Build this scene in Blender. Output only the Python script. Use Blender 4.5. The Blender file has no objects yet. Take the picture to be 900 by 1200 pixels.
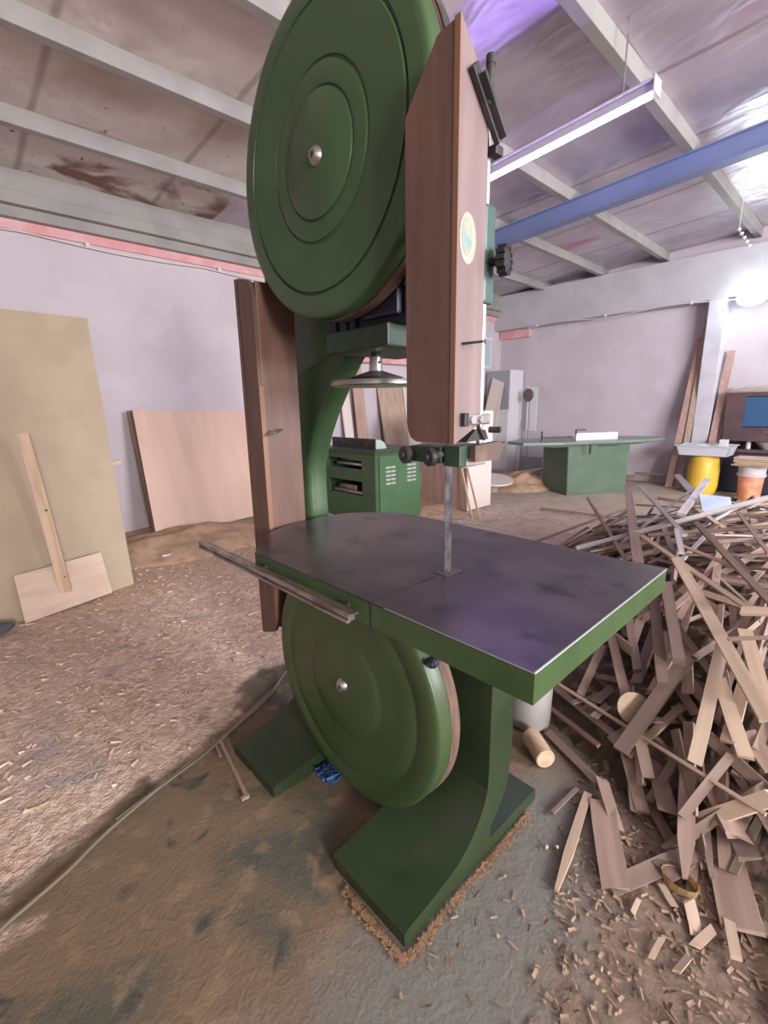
import bpy, bmesh, math, random
from mathutils import Vector, Matrix, noise
from mathutils.geometry import tessellate_polygon
random.seed(7)
PI = math.pi
COL = bpy.context.scene.collection
SC = bpy.context.scene

# ------------------------------------------------------------------ camera
CP = Vector((1.2821, -0.9553, 1.5170)); FPX = 541.86
RV = Vector((0.68692837, 0.72652214, -0.01717534))
UV = Vector((-0.15152944, 0.16630583, 0.97436195))
FV = Vector((-0.71075189, 0.66671429, -0.22432968))
cd = bpy.data.cameras.new('camera'); cam = bpy.data.objects.new('camera', cd); COL.objects.link(cam)
cd.sensor_fit = 'HORIZONTAL'; cd.sensor_width = 36; cd.lens = 36*FPX/900; cd.clip_start = .02
m = Matrix((RV, UV, -FV)).transposed().to_4x4(); m.translation = CP
cam.matrix_world = m; SC.camera = cam

def ray(px, py): return (FV*FPX + RV*(px-450) - UV*(py-600)).normalized()
def at(px, py, ax, v):
    r = ray(px, py); return CP + r*((v-CP[ax])/r[ax])

# ------------------------------------------------------------------ materials
def mat(name, c, rough=.6, metal=0., c2=None, scale=6., lo=.4, hi=.65, bump=0., bscale=None, stretch=(1,1,1),
        c3=None, scale3=2., lo3=.5, hi3=.6, emit=None, es=0, rand=0., detail=6, trans=0, coat=0):
    m = bpy.data.materials.new(name); m.use_nodes = True; nt = m.node_tree; N = nt.nodes; L = nt.links
    b = N['Principled BSDF']; b.inputs['Roughness'].default_value = rough; b.inputs['Metallic'].default_value = metal
    b.inputs['Base Color'].default_value = (*c, 1)
    if coat: b.inputs['Coat Weight'].default_value = coat; b.inputs['Coat Roughness'].default_value = .25
    if trans: b.inputs['Transmission Weight'].default_value = trans
    if emit: b.inputs['Emission Color'].default_value = (*emit, 1); b.inputs['Emission Strength'].default_value = es
    tc = N.new('ShaderNodeTexCoord'); mp = N.new('ShaderNodeMapping'); mp.inputs['Scale'].default_value = stretch
    L.new(tc.outputs['Object'], mp.inputs[0])
    if rand:
        oi = N.new('ShaderNodeObjectInfo'); ml = N.new('ShaderNodeMath'); ml.operation = 'MULTIPLY'; ml.inputs[1].default_value = 30
        L.new(oi.outputs['Random'], ml.inputs[0]); L.new(ml.outputs[0], mp.inputs['Location'])
    col = None
    def layer(prev, cc, sc, lo_, hi_):
        n = N.new('ShaderNodeTexNoise'); n.inputs['Scale'].default_value = sc; n.inputs['Detail'].default_value = detail
        L.new(mp.outputs[0], n.inputs[0])
        r = N.new('ShaderNodeMapRange'); r.interpolation_type = 'SMOOTHSTEP'
        r.inputs[1].default_value = lo_; r.inputs[2].default_value = hi_; L.new(n.outputs[0], r.inputs[0])
        mx = N.new('ShaderNodeMix'); mx.data_type = 'RGBA'
        L.new(r.outputs[0], mx.inputs[0])
        if prev is None: mx.inputs[6].default_value = (*c, 1)
        else: L.new(prev, mx.inputs[6])
        mx.inputs[7].default_value = (*cc, 1); return mx.outputs[2]
    if c2: col = layer(None, c2, scale, lo, hi)
    if c3: col = layer(col, c3, scale3, lo3, hi3)
    if rand and col is not None:
        hs = N.new('ShaderNodeHueSaturation'); r = N.new('ShaderNodeMapRange')
        r.inputs[3].default_value = 1-rand; r.inputs[4].default_value = 1+rand
        L.new(oi.outputs['Random'], r.inputs[0]); L.new(r.outputs[0], hs.inputs['Value'])
        L.new(col, hs.inputs['Color']); col = hs.outputs[0]
    if col is not None: L.new(col, b.inputs['Base Color'])
    if bump:
        n = N.new('ShaderNodeTexNoise'); n.inputs['Scale'].default_value = bscale or scale*3; n.inputs['Detail'].default_value = 8
        L.new(mp.outputs[0], n.inputs[0]); bp = N.new('ShaderNodeBump'); bp.inputs['Strength'].default_value = bump
        bp.inputs['Distance'].default_value = .02; L.new(n.outputs[0], bp.inputs['Height']); L.new(bp.outputs[0], b.inputs['Normal'])
    return m

GL = mat('green_lower_wheel', (.038,.066,.024), .38, c2=(.045,.074,.028), scale=5, bump=.04, bscale=7, c3=(.034,.056,.022), scale3=3, lo3=.5, hi3=.75)
GF = mat('green_foot_shaded', (.020,.034,.014), .40, c2=(.026,.042,.018), scale=4, bump=.06, bscale=14, c3=(.034,.042,.024), scale3=7, lo3=.55, hi3=.75)  # leg green darkened, the shade on their fronts is in the colour
G = mat('green_enamel', (.040,.080,.033), .36, c2=(.045,.088,.037), scale=5, bump=.03, bscale=6, c3=(.036,.070,.030), scale3=3, lo3=.5, hi3=.75)
GD = mat('green_dusty', (.024,.045,.022), .62, c2=(.045,.085,.034), scale=4, bump=.1, bscale=20)
GT = mat('green_table_edge', (.040,.080,.026), .38, c2=(.032,.066,.022), scale=8, c3=(.28,.38,.22), scale3=14, lo3=.70, hi3=.76)
GC = mat('green_cabinet', (.055,.125,.055), .45, c2=(.065,.14,.065), scale=3)
GDK = mat('dark_green_steel', (.02,.045,.025), .45, c2=(.03,.06,.03), scale=10)
GSAW = mat('green_saw_paint', (.085,.135,.09), .5, c2=(.105,.155,.11), scale=3)
GTOP = mat('green_saw_top', (.15,.20,.17), .3, c2=(.18,.23,.2), scale=4)
CAST = mat('worn_cast_iron', (.075,.060,.062), .33, .55, c2=(.12,.098,.092), scale=3.5, lo=.42, hi=.68, bump=.04, bscale=40, c3=(.035,.03,.034), scale3=9, lo3=.52, hi3=.72)
EDGE = mat('edge_highlight_metal', (.32,.34,.32), .45, .6)  # bright tone standing in for the highlight on the table edge
STEEL = mat('bright_steel', (.55,.53,.52), .28, .9, c2=(.38,.36,.35), scale=12)
RAIL = mat('rail_steel', (.42,.36,.32), .35, .8, c2=(.22,.18,.16), scale=14, stretch=(1,4,4))
BLADE = mat('blade_steel', (.13,.12,.13), .4, .6, c2=(.05,.045,.05), scale=18)
DARK = mat('dark_iron', (.03,.028,.03), .5, .3, c2=(.06,.055,.055), scale=12)
BLUEDK = mat('dark_blue_iron', (.022,.025,.045), .5)
TYRE = mat('worn_tyre', (.14,.08,.055), .75, c2=(.085,.052,.04), scale=14, stretch=(1,6,1))
GW = mat('guard_wood', (.105,.054,.040), .42, c2=(.145,.078,.058), scale=4, stretch=(5,5,.5), lo=.35, hi=.7, coat=.25, bump=.03, bscale=20)
GWS = mat('guard_wood_lit_side', (.215,.152,.15), .38, c2=(.165,.115,.11), scale=4, stretch=(5,5,.5), lo=.35, hi=.7, coat=.3)  # lit side of the guard: light and bluish reflection put into the colour
GWE = mat('guard_wood_edge', (.19,.095,.055), .5, c2=(.2,.1,.05), scale=6, stretch=(3,3,.4))
BRD = mat('brown_board', (.095,.045,.032), .5, c2=(.125,.062,.044), scale=4, stretch=(4,4,.6), c3=(.4,.33,.3), scale3=11, lo3=.74, hi3=.8, coat=.15)
MDF = mat('mdf_board', (.40,.32,.225), .75, c2=(.37,.295,.205), scale=4)
PLY = mat('plywood_sheet', (.60,.41,.33), .6, c2=(.54,.36,.28), scale=1.6, stretch=(1,3,.4), lo=.35, hi=.75, c3=(.63,.45,.37), scale3=3, lo3=.5, hi3=.8)
PINE = mat('pale_pine', (.60,.43,.30), .65, c2=(.48,.32,.21), scale=4, stretch=(.5,6,6), rand=.15)
STK = mat('offcut_wood', (.285,.20,.16), .75, c2=(.20,.138,.11), scale=3, stretch=(.6,8,8), lo=.3, hi=.7, rand=.38)
STKL = mat('offcut_pale', (.50,.38,.28), .7, c2=(.40,.29,.21), scale=3, stretch=(.6,8,8), lo=.3, hi=.7, rand=.12)
STKG = mat('offcut_grey', (.40,.36,.36), .5, c2=(.28,.24,.24), scale=3, stretch=(.6,8,8), rand=.2)
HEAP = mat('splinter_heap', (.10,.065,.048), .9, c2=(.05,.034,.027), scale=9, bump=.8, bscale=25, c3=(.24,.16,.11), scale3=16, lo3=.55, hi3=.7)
SAWD = mat('sawdust', (.52,.35,.22), .95, c2=(.40,.26,.165), scale=7, bump=.5, bscale=60)
SHAV = mat('wood_shavings', (.68,.52,.40), .8, c2=(.52,.37,.27), scale=1.5)
WALL = mat('plaster_wall', (.53,.47,.50), .85, c2=(.49,.43,.46), scale=1.2, c3=(.54,.49,.53), scale3=2.5, lo3=.5, hi3=.7, bump=.04, bscale=12)
PINK = mat('pink_paint', (.62,.29,.29), .8, c2=(.66,.42,.42), scale=3)
PURL = mat('purlin_steel', (.29,.275,.26), .6, .0, c2=(.25,.235,.225), scale=3)
BLUEB = mat('blue_beam_paint', (.14,.18,.32), .5, c2=(.16,.20,.34), scale=2)
CONC = mat('grey_concrete', (.46,.44,.46), .85, c2=(.41,.39,.41), scale=2)
ALU = mat('fixture_white', (.55,.53,.62), .4, .2)
TUBE = mat('tube_glow', (1,1,1), .5, emit=(.40,.28,1.0), es=46)
LAMP = mat('flood_glow', (1,1,1), .5, emit=(.75,.93,1.0), es=30)
WHITEP = mat('white_plastic', (.36,.34,.33), .5, c2=(.30,.28,.27), scale=5)
YEL = mat('yellow_plastic', (.72,.47,.05), .45, c2=(.62,.38,.05), scale=4)
ORG = mat('orange_paper_label', (.62,.22,.13), .55, c2=(.68,.34,.2), scale=8)
GREY = mat('grey_plastic', (.30,.30,.33), .5)
WHT = mat('white_melamine', (.62,.60,.62), .5)
BLK = mat('black_plastic', (.012,.012,.014), .5)
CAB = mat('dark_cabinet_wood', (.075,.045,.05), .5, c2=(.11,.06,.06), scale=3, stretch=(3,1,1))
GLS = mat('blue_glass', (.04,.10,.20), .15)
ROPE = mat('blue_plastic_rope', (.02,.08,.24), .5)
CABLE = mat('cable_rubber', (.15,.125,.09), .7)
WCAB = mat('white_cable', (.6,.57,.55), .6)
BOOT = mat('slate_cloth', (.07,.08,.10), .8)
STICKER = mat('teal_sticker', (.13,.27,.27), .4, c2=(.30,.29,.22), scale=30)
STICKR = mat('cream_sticker_rim', (.38,.31,.25), .5)
PALEW = mat('pale_carcass', (.66,.57,.52), .6)
PINKW = mat('pinkish_board', (.42,.27,.23), .6, c2=(.36,.22,.18), scale=2, stretch=(6,6,.5))
BLUEP = mat('pale_blue_sheet', (.27,.31,.40), .5)

# ------------------------------------------------------------------ helpers
def obj(name, bm, m, parent=None, smooth=False, loc=None):
    me = bpy.data.meshes.new(name); bmesh.ops.recalc_face_normals(bm, faces=bm.faces); bm.to_mesh(me); bm.free()
    for mm in (m if isinstance(m, (list, tuple)) else [m]): me.materials.append(mm)
    if smooth:
        for p in me.polygons: p.use_smooth = True
        try: me.set_sharp_from_angle(angle=math.radians(38))
        except Exception: pass
    o = bpy.data.objects.new(name, me); COL.objects.link(o)
    if loc is not None: o.location = loc
    if parent: o.parent = parent
    return o
def thing(name, label, cat, loc=(0,0,0), group=None):
    o = bpy.data.objects.new(name, None); COL.objects.link(o); o.location = loc; o.empty_display_size = .1
    return tag(o, label, cat, group)
def tag(o, label, cat, group=None):
    o['label'] = label; o['category'] = cat
    if group: o['group'] = group
    return o
def struct(name, bm, m, **k):
    o = obj(name, bm, m, **k); o['kind'] = 'structure'; return o
def B(): return bmesh.new()
def box(bm, x0, x1, y0, y1, z0, z1, bev=0, mi=0, M=None):
    r = bmesh.ops.create_cube(bm, size=1)
    vs = r['verts']
    for v in vs: v.co = Vector(((x0+x1)/2+v.co.x*(x1-x0), (y0+y1)/2+v.co.y*(y1-y0), (z0+z1)/2+v.co.z*(z1-z0)))
    fs = {f for v in vs for f in v.link_faces}
    if bev:
        es = {e for v in vs for e in v.link_edges}
        r2 = bmesh.ops.bevel(bm, geom=list(es), offset=bev, segments=2, affect='EDGES', profile=.6)
        vs = list({v for f in r2['faces'] for v in f.verts} | {v for v in vs if v.is_valid})
        fs = {f for v in vs for f in v.link_faces}
    for f in fs: f.material_index = mi
    if M: 
        for v in vs: v.co = M @ v.co
    return vs
def prism(bm, pts, axis, a, b, bev=0, mi=0):
    """polygon pts in the two other axes, extruded along axis from a to b"""
    def P(p, t):
        if axis == 0: return (t, p[0], p[1])
        if axis == 1: return (p[0], t, p[1])
        return (p[0], p[1], t)
    A = [bm.verts.new(P(p, a)) for p in pts]; Bv = [bm.verts.new(P(p, b)) for p in pts]
    n = len(pts)
    if n > 4:
        fs = []
        for t in tessellate_polygon([[Vector((p[0], p[1], 0)) for p in pts]]):
            fs.append(bm.faces.new([A[i] for i in t])); fs.append(bm.faces.new([Bv[i] for i in t][::-1]))
        bev = 0
    else: fs = [bm.faces.new(A), bm.faces.new(Bv[::-1])]
    for i in range(n): fs.append(bm.faces.new((A[i], Bv[i], Bv[(i+1)%n], A[(i+1)%n])))
    for f in fs: f.material_index = mi
    if bev:
        bmesh.ops.recalc_face_normals(bm, faces=fs)
        es = {e for f in fs for e in f.edges}
        bmesh.ops.bevel(bm, geom=list(es), offset=bev, segments=2, affect='EDGES')
def lathe(bm, prof, c, axis=(0,0,1), seg=48, mi=0, close=False):
    """prof: (r, h) along axis from c"""
    ax = Vector(axis).normalized(); q = ax.to_track_quat('Z', 'Y'); c = Vector(c); rings = []
    for r, h in prof:
        if r < 1e-6: rings.append([bm.verts.new(c+ax*h)])
        else: rings.append([bm.verts.new(c + q @ Vector((r*math.cos(2*PI*i/seg), r*math.sin(2*PI*i/seg), h))) for i in range(seg)])
    for a, b in zip(rings, rings[1:]):
        for i in range(seg):
            j = (i+1) % seg
            if len(a) == 1 and len(b) == 1: continue
            if len(a) == 1: f = bm.faces.new((a[0], b[i], b[j]))
            elif len(b) == 1: f = bm.faces.new((a[i], b[0], a[j]))
            else: f = bm.faces.new((a[i], b[i], b[j], a[j]))
            f.material_index = mi
def cyl(bm, c, r, h, axis=(0,0,1), seg=24, mi=0, bev=0):
    b = min(bev, r*.5)
    pr = [(0,0),(r-b,0),(r,b),(r,h-b),(r-b,h),(0,h)] if b else [(0,0),(r,0),(r,h),(0,h)]
    lathe(bm, pr, c, axis, seg, mi)
def tube(bm, pts, r, seg=8):
    pts = [Vector(p) for p in pts]; rings = []
    up = Vector((0,0,1))
    for i, p in enumerate(pts):
        t = (pts[min(i+1, len(pts)-1)]-pts[max(i-1, 0)]).normalized()
        s = t.cross(up)
        if s.length < .1: s = t.cross(Vector((1,0,0)))
        s.normalize(); u = s.cross(t)
        rings.append([bm.verts.new(p+(s*math.cos(2*PI*k/seg)+u*math.sin(2*PI*k/seg))*r) for k in range(seg)])
    for a, b in zip(rings, rings[1:]):
        for k in range(seg): bm.faces.new((a[k], b[k], b[(k+1)%seg], a[(k+1)%seg]))
    bm.faces.new(rings[0][::-1]); bm.faces.new(rings[-1])
def spline(P, n=8):
    P = [Vector(p) for p in P]; Q = [P[0]*2-P[1]]+P+[P[-1]*2-P[-2]]; out = []
    for i in range(1, len(Q)-2):
        for k in range(n):
            t = k/n; a, b, c, d = Q[i-1:i+3]
            out.append(.5*((2*b)+(c-a)*t+(2*a-5*b+4*c-d)*t*t+(3*b-3*c+d-a)*t**3))
    return out+[P[-1]]
def slab(bm, c, n, t, mi=0):
    """board with four corner points c, thickness t along n"""
    n = Vector(n).normalized()*t
    A = [bm.verts.new(Vector(p)) for p in c]; Bv = [bm.verts.new(Vector(p)+n) for p in c]
    fs = [bm.faces.new(A), bm.faces.new(Bv[::-1])]
    for i in range(4): fs.append(bm.faces.new((A[i], A[(i+1)%4], Bv[(i+1)%4], Bv[i])))
    for f in fs: f.material_index = mi
def board(name, P0, P1, w, t, m, up=(0,0,1), ragged=0., parent=None, point=0., roll=0, taper=1):
    """a length of timber from P0 to P1, wide side facing 'up'; its own local frame, x along the grain"""
    P0 = Vector(P0); P1 = Vector(P1); d = P1-P0; L = d.length; x = d.normalized()
    z = Vector(up); z = (z - x*z.dot(x))
    if z.length < 1e-3: z = Vector((1,0,0)) - x*x.x
    z.normalize(); y = z.cross(x)
    if roll: q = Matrix.Rotation(roll, 3, x); y = q@y; z = q@z
    bm = B(); ns = 3
    ring = []
    for i in range(ns+1):
        s = i/ns; X = s*L; k = 1-(1-taper)*s
        e = ragged if i in (0, ns) else 0
        ww = w*k*(point if (point and i == ns) else 1)
        off = [random.uniform(-e, e)*w for _ in range(4)]
        ring.append([bm.verts.new((X+off[j], sy*ww/2+random.uniform(-.03,.03)*w, sz*t/2)) for j, (sy, sz) in enumerate(((-1,-1),(1,-1),(1,1),(-1,1)))])
    for a, b in zip(ring, ring[1:]):
        for k in range(4): bm.faces.new((a[k], b[k], b[(k+1)%4], a[(k+1)%4]))
    bm.faces.new(ring[0][::-1]); bm.faces.new(ring[-1])
    o = obj(name, bm, m, parent)
    M = Matrix((x, y, z)).transposed().to_4x4(); M.translation = P0
    o.matrix_world = M
    return o

# footprint and height of the offcut pile
PCX, PCY, PA, PB, PH = 1.35, 3.15, 2.05, 2.45, .78
def ph(x, y):
    dx = (x-PCX)/PA; dy = (y-PCY)/PB; r2 = dx*dx+dy*dy
    if r2 >= 1: return 0
    return PH*(1-r2)**.75

# ------------------------------------------------------------------ room shell
XW, YW = -5.05, 8.8                       # left wall and far wall planes
def zc(x): return 3.834+.058*(x+2.71)     # underside of the purlins

def floor_h(x, y):
    s = min(max((-(x+.31+.5*(y+1.08)))/.5, 0), 1)
    s = max(s, min(max((y-1.4)/.8, 0), 1))
    n = noise.fractal(Vector((x*2.2, y*2.2, 0)), 1, 2, 4)*.012*s
    n += noise.noise(Vector((x*9, y*9, 3)))*.004*s
    # drifts along the left wall
    w = min(max((-3.4-x)/1.0, 0), 1); n += .06*w*(.5+.5*noise.noise(Vector((x*1.5, y*1.5, 7))))
    return max(n, 0)+.004*s
bm = B(); NX, NY = 150, 170; x0, x1, y0, y1 = -5.05, 7.4, -3.4, 8.8
V = [[bm.verts.new((x0+(x1-x0)*i/NX, y0+(y1-y0)*j/NY, 0)) for j in range(NY+1)] for i in range(NX+1)]
for r in V:
    for v in r: v.co.z = floor_h(v.co.x, v.co.y)-.002
for i in range(NX):
    for j in range(NY): bm.faces.new((V[i][j], V[i+1][j], V[i+1][j+1], V[i][j+1]))
def floor_mat():
    m = bpy.data.materials.new('dusty_floor'); m.use_nodes = True; nt = m.node_tree; N = nt.nodes; L = nt.links
    b = N['Principled BSDF']; b.inputs['Roughness'].default_value = .8
    tc = N.new('ShaderNodeTexCoord'); sep = N.new('ShaderNodeSeparateXYZ'); L.new(tc.outputs['Object'], sep.inputs[0])
    def nz(s, d=6, dist=0):
        n = N.new('ShaderNodeTexNoise'); n.inputs['Scale'].default_value = s; n.inputs['Detail'].default_value = d
        n.inputs['Distortion'].default_value = dist; L.new(tc.outputs['Object'], n.inputs[0]); return n.outputs[0]
    def rg(v, a, c):
        r = N.new('ShaderNodeMapRange'); r.interpolation_type = 'SMOOTHSTEP'; r.inputs[1].default_value = a; r.inputs[2].default_value = c
        L.new(v, r.inputs[0]); return r.outputs[0]
    def mt(op, a, c):
        q = N.new('ShaderNodeMath'); q.operation = op
        for i, v in enumerate((a, c)):
            if isinstance(v, (int, float)): q.inputs[i].default_value = v
            else: L.new(v, q.inputs[i])
        return q.outputs[0]
    def mx(f, a, c):
        q = N.new('ShaderNodeMix'); q.data_type = 'RGBA'; L.new(f, q.inputs[0])
        for i, v in ((6, a), (7, c)):
            if isinstance(v, tuple): q.inputs[i].default_value = (*v, 1)
            else: L.new(v, q.inputs[i])
        return q.outputs[2]
    dirt = mx(rg(nz(2.2, 8, .6), .45, .62), (.175,.120,.076), (.085,.083,.060))
    dirt = mx(rg(nz(9, 8, .5), .52, .68), dirt, (.225,.155,.095))
    dirt = mx(rg(nz(5, 7, 1.2), .60, .72), dirt, (.055,.058,.045))
    gx = rg(mt('ADD', sep.outputs[0], mt('MULTIPLY', nz(3), .6)), .62, .95)     # bare concrete right of the foot
    dirt = mx(mt('MULTIPLY', gx, rg(nz(1.7, 5), .30, .5)), dirt, (.165,.155,.135))
    dust = mx(rg(nz(12, 8, .5), .45, .65), (.20,.14,.10), (.145,.10,.075)); dust = mx(rg(nz(30, 6, .5), .6, .7), dust, (.30,.225,.165))
    gd = rg(mt('ADD', mt('SUBTRACT', sep.outputs[0], mt('MULTIPLY', sep.outputs[1], -.15)), mt('MULTIPLY', nz(4, 8, .6), .6)), 1.14, 1.34)
    dirt = mx(gd, dirt, dust)
    saw = mx(rg(nz(14, 8, 1.0), .42, .62), (.56,.41,.31), (.72,.56,.45))
    saw = mx(rg(nz(38, 5, .8), .54, .68), saw, (.44,.31,.23))
    saw = mx(rg(nz(3.0, 6, .5), .54, .72), saw, (.42,.34,.30))
    # orange drift of fresh sawdust next to the left wall
    orr = mx(rg(nz(20, 6), .4, .65), (.60,.43,.30), (.50,.34,.23))
    wl = rg(mt('ADD', sep.outputs[0], mt('MULTIPLY', nz(1.5), 1.2)), -1.9, -2.5)
    saw = mx(wl, saw, orr)
    far = mx(rg(nz(5, 7, .5), .4, .65), (.50,.41,.33), (.42,.33,.26))
    fy = rg(mt('ADD', sep.outputs[1], mt('MULTIPLY', nz(2), .8)), 2.6, 3.8)
    saw = mx(fy, saw, far)
    line = mt('ADD', mt('ADD', sep.outputs[0], .31), mt('MULTIPLY', mt('ADD', sep.outputs[1], 1.08), .5))
    line = mt('ADD', line, mt('MULTIPLY', mt('SUBTRACT', nz(2.6, 7, .8), .5), .8))
    mask = rg(line, .05, -.10)
    m2 = rg(mt('ADD', sep.outputs[1], mt('MULTIPLY', nz(2, 6), .8)), 1.5, 2.0)
    mask = mt('MAXIMUM', mask, m2)
    L.new(mx(mask, dirt, saw), b.inputs['Base Color'])
    bp = N.new('ShaderNodeBump'); bp.inputs['Distance'].default_value = .02
    L.new(mt('ADD', mt('MULTIPLY', mask, .75), .22), bp.inputs['Strength'])
    L.new(mt('ADD', nz(30, 8, .6), mt('MULTIPLY', nz(90, 4), .5)), bp.inputs['Height']); L.new(bp.outputs[0], b.inputs['Normal'])
    return m
fl = struct('floor', bm, floor_mat(), smooth=True)

bm = B(); box(bm, XW-.2, XW, -3.4, YW, -.1, 4.1); struct('wall_left', bm, WALL)
bm = B(); box(bm, XW-.2, 7.4, YW, YW+.2, -.1, 4.8); struct('wall_far', bm, WALL)
bm = B(); box(bm, XW-.2, 7.4, -3.6, -3.4, -.1, 4.8); struct('wall_back', bm, WALL)
# pink band along the wall heads
bm = B(); box(bm, XW, XW+.03, -3.4, YW, 3.31, 3.40); struct('trim_1', bm, PINK)
bm = B(); box(bm, XW+.03, -4.3, YW-.10, YW-.0, 2.93, 3.10); struct('trim_2', bm, PINK)

# ceiling skin: dirty insulation board on the left, wrinkled foil on the right
def ceil_mat():
    m = bpy.data.materials.new('roof_lining'); m.use_nodes = True; nt = m.node_tree; N = nt.nodes; L = nt.links
    b = N['Principled BSDF']
    tc = N.new('ShaderNodeTexCoord'); sep = N.new('ShaderNodeSeparateXYZ'); L.new(tc.outputs['Object'], sep.inputs[0])
    def nz(s, d=6, st=(1,1,1), dist=0):
        mp = N.new('ShaderNodeMapping'); mp.inputs['Scale'].default_value = st; L.new(tc.outputs['Object'], mp.inputs[0])
        n = N.new('ShaderNodeTexNoise'); n.inputs['Scale'].default_value = s; n.inputs['Detail'].default_value = d; n.inputs['Distortion'].default_value = dist
        L.new(mp.outputs[0], n.inputs[0]); return n.outputs[0]
    def rg(v, a, c, s=True):
        r = N.new('ShaderNodeMapRange'); r.inputs[1].default_value = a; r.inputs[2].default_value = c
        if s: r.interpolation_type = 'SMOOTHSTEP'
        L.new(v, r.inputs[0]); return r.outputs[0]
    def mt(op, a, c):
        q = N.new('ShaderNodeMath'); q.operation = op
        for i, v in enumerate((a, c)):
            if isinstance(v, (int, float)): q.inputs[i].default_value = v
            else: L.new(v, q.inputs[i])
        return q.outputs[0]
    def mx(f, a, c):
        q = N.new('ShaderNodeMix'); q.data_type = 'RGBA'; L.new(f, q.inputs[0])
        for i, v in ((6, a), (7, c)):
            if isinstance(v, tuple): q.inputs[i].default_value = (*v, 1)
            else: L.new(v, q.inputs[i])
        return q.outputs[2]
    left = mx(rg(nz(1.6, 7), .38, .66), (.58,.52,.48), (.42,.36,.32))
    left = mx(rg(nz(.8, 3), .45, .62), left, (.62,.57,.54))
    # rusty stain in the bay beside the wall
    st = mt('MULTIPLY', rg(sep.outputs[0], -4.0, -4.15), rg(nz(2.2, 9, (1,.6,1), .4), .48, .60))
    left = mx(st, left, (.20,.115,.08))
    st2 = mt('MULTIPLY', rg(sep.outputs[0], -3.2, -3.6), rg(nz(14, 6), .66, .72)); left = mx(st2, left, (.10,.08,.07))
    foil = mx(rg(nz(1.3, 6), .4, .65), (.62,.56,.61), (.50,.44,.50))
    pk = rg(nz(.9, 2), .60, .72); foil = mx(pk, foil, (.48,.20,.30))
    # boundary: foil starts past a seam at about y = 1.9, x > -2.2
    f = mt('MULTIPLY', rg(sep.outputs[1], 1.95, 2.0), rg(sep.outputs[0], -6.4, -6.0))
    base = mx(f, left, foil)
    # sheet seams across the run of the purlins
    fr = mt('FRACT', mt('DIVIDE', mt('ADD', sep.outputs[1], .62), 1.25), 0)
    seam = rg(mt('ABSOLUTE', mt('SUBTRACT', fr, .5), 0), .035, .006)
    base = mx(mt('MULTIPLY', seam, .55), base, (.20,.16,.13))
    L.new(base, b.inputs['Base Color'])
    L.new(mt('MULTIPLY', f, .60), b.inputs['Metallic'])
    r = N.new('ShaderNodeMapRange'); r.inputs[3].default_value = .85; r.inputs[4].default_value = .36; L.new(f, r.inputs[0]); L.new(r.outputs[0], b.inputs['Roughness'])
    bp = N.new('ShaderNodeBump'); bp.inputs['Distance'].default_value = .10; bp.inputs['Strength'].default_value = .30
    L.new(nz(2.2, 2, (1,1.8,1), .5), bp.inputs['Height']); L.new(bp.outputs[0], b.inputs['Normal'])
    return m
bm = B(); NX, NY = 90, 90
V = [[None]*(NY+1) for _ in range(NX+1)]
for i in range(NX+1):
    for j in range(NY+1):
        x = -5.1+12.5*i/NX; y = -3.4+12.2*j/NY
        V[i][j] = bm.verts.new((x, y, zc(x)+.13+.02*noise.noise(Vector((x*1.1, y*1.1, 2)))))
for i in range(NX):
    for j in range(NY): bm.faces.new((V[i][j], V[i][j+1], V[i+1][j+1], V[i+1][j]))
struct('ceiling', bm, ceil_mat(), smooth=True)
k = 3
for x, w in ((-3.90,.075),(-2.77,.075),(-1.74,.075),(-.47,.08),(.80,.10),(2.1,.1),(3.4,.1),(4.7,.1),(6.0,.1)):
    bm = B(); z = zc(x)
    # C-section purlin
    box(bm, x-w/2-.01, x+w/2, -3.4, YW, z, z+.14, .006)
    struct('trim_%d' % k, bm, PURL); k += 1
# eave channel on the left wall
bm = B(); box(bm, XW, XW+.20, -3.4, YW-.3, 3.50, 3.62, .01); box(bm, XW, XW+.13, -3.4, YW-.3, 3.62, 3.88, .01); box(bm, XW, XW+.12, -3.4, YW-.3, 3.40, 3.50, .005)
struct('trim_%d' % k, bm, PURL); k += 1
# blue rafter and the concrete head beam of the far wall
bm = B()
def rafter(bm, y0, y1, xa, xb, drop, mi=0):
    P = [(xa, zc(xa)-drop), (xb, zc(xb)-drop), (xb, zc(xb)), (xa, zc(xa))]; prism(bm, P, 1, y0, y1)
rafter(bm, 5.04, 5.07, -5.0, 7.4, .195); rafter(bm, 5.0, 5.16, -5.0, 7.4, .012)
P = [(-5.0, zc(-5)-.207), (7.4, zc(7.4)-.207), (7.4, zc(7.4)-.193), (-5.0, zc(-5)-.193)]; prism(bm, P, 1, 5.0, 5.16)
struct('trim_%d' % k, bm, BLUEB); k += 1
bm = B(); box(bm, XW, 7.4, 8.5, YW, 3.10, 3.82, .01); struct('trim_%d' % k, bm, CONC); k += 1
bm = B(); box(bm, -.95, -.71, 8.48, YW, 0, 3.1, .01); struct('trim_%d' % k, bm, mat('pillar_plaster', (.52,.50,.54), .8, c2=(.46,.44,.48), scale=3)); k += 1

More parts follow.
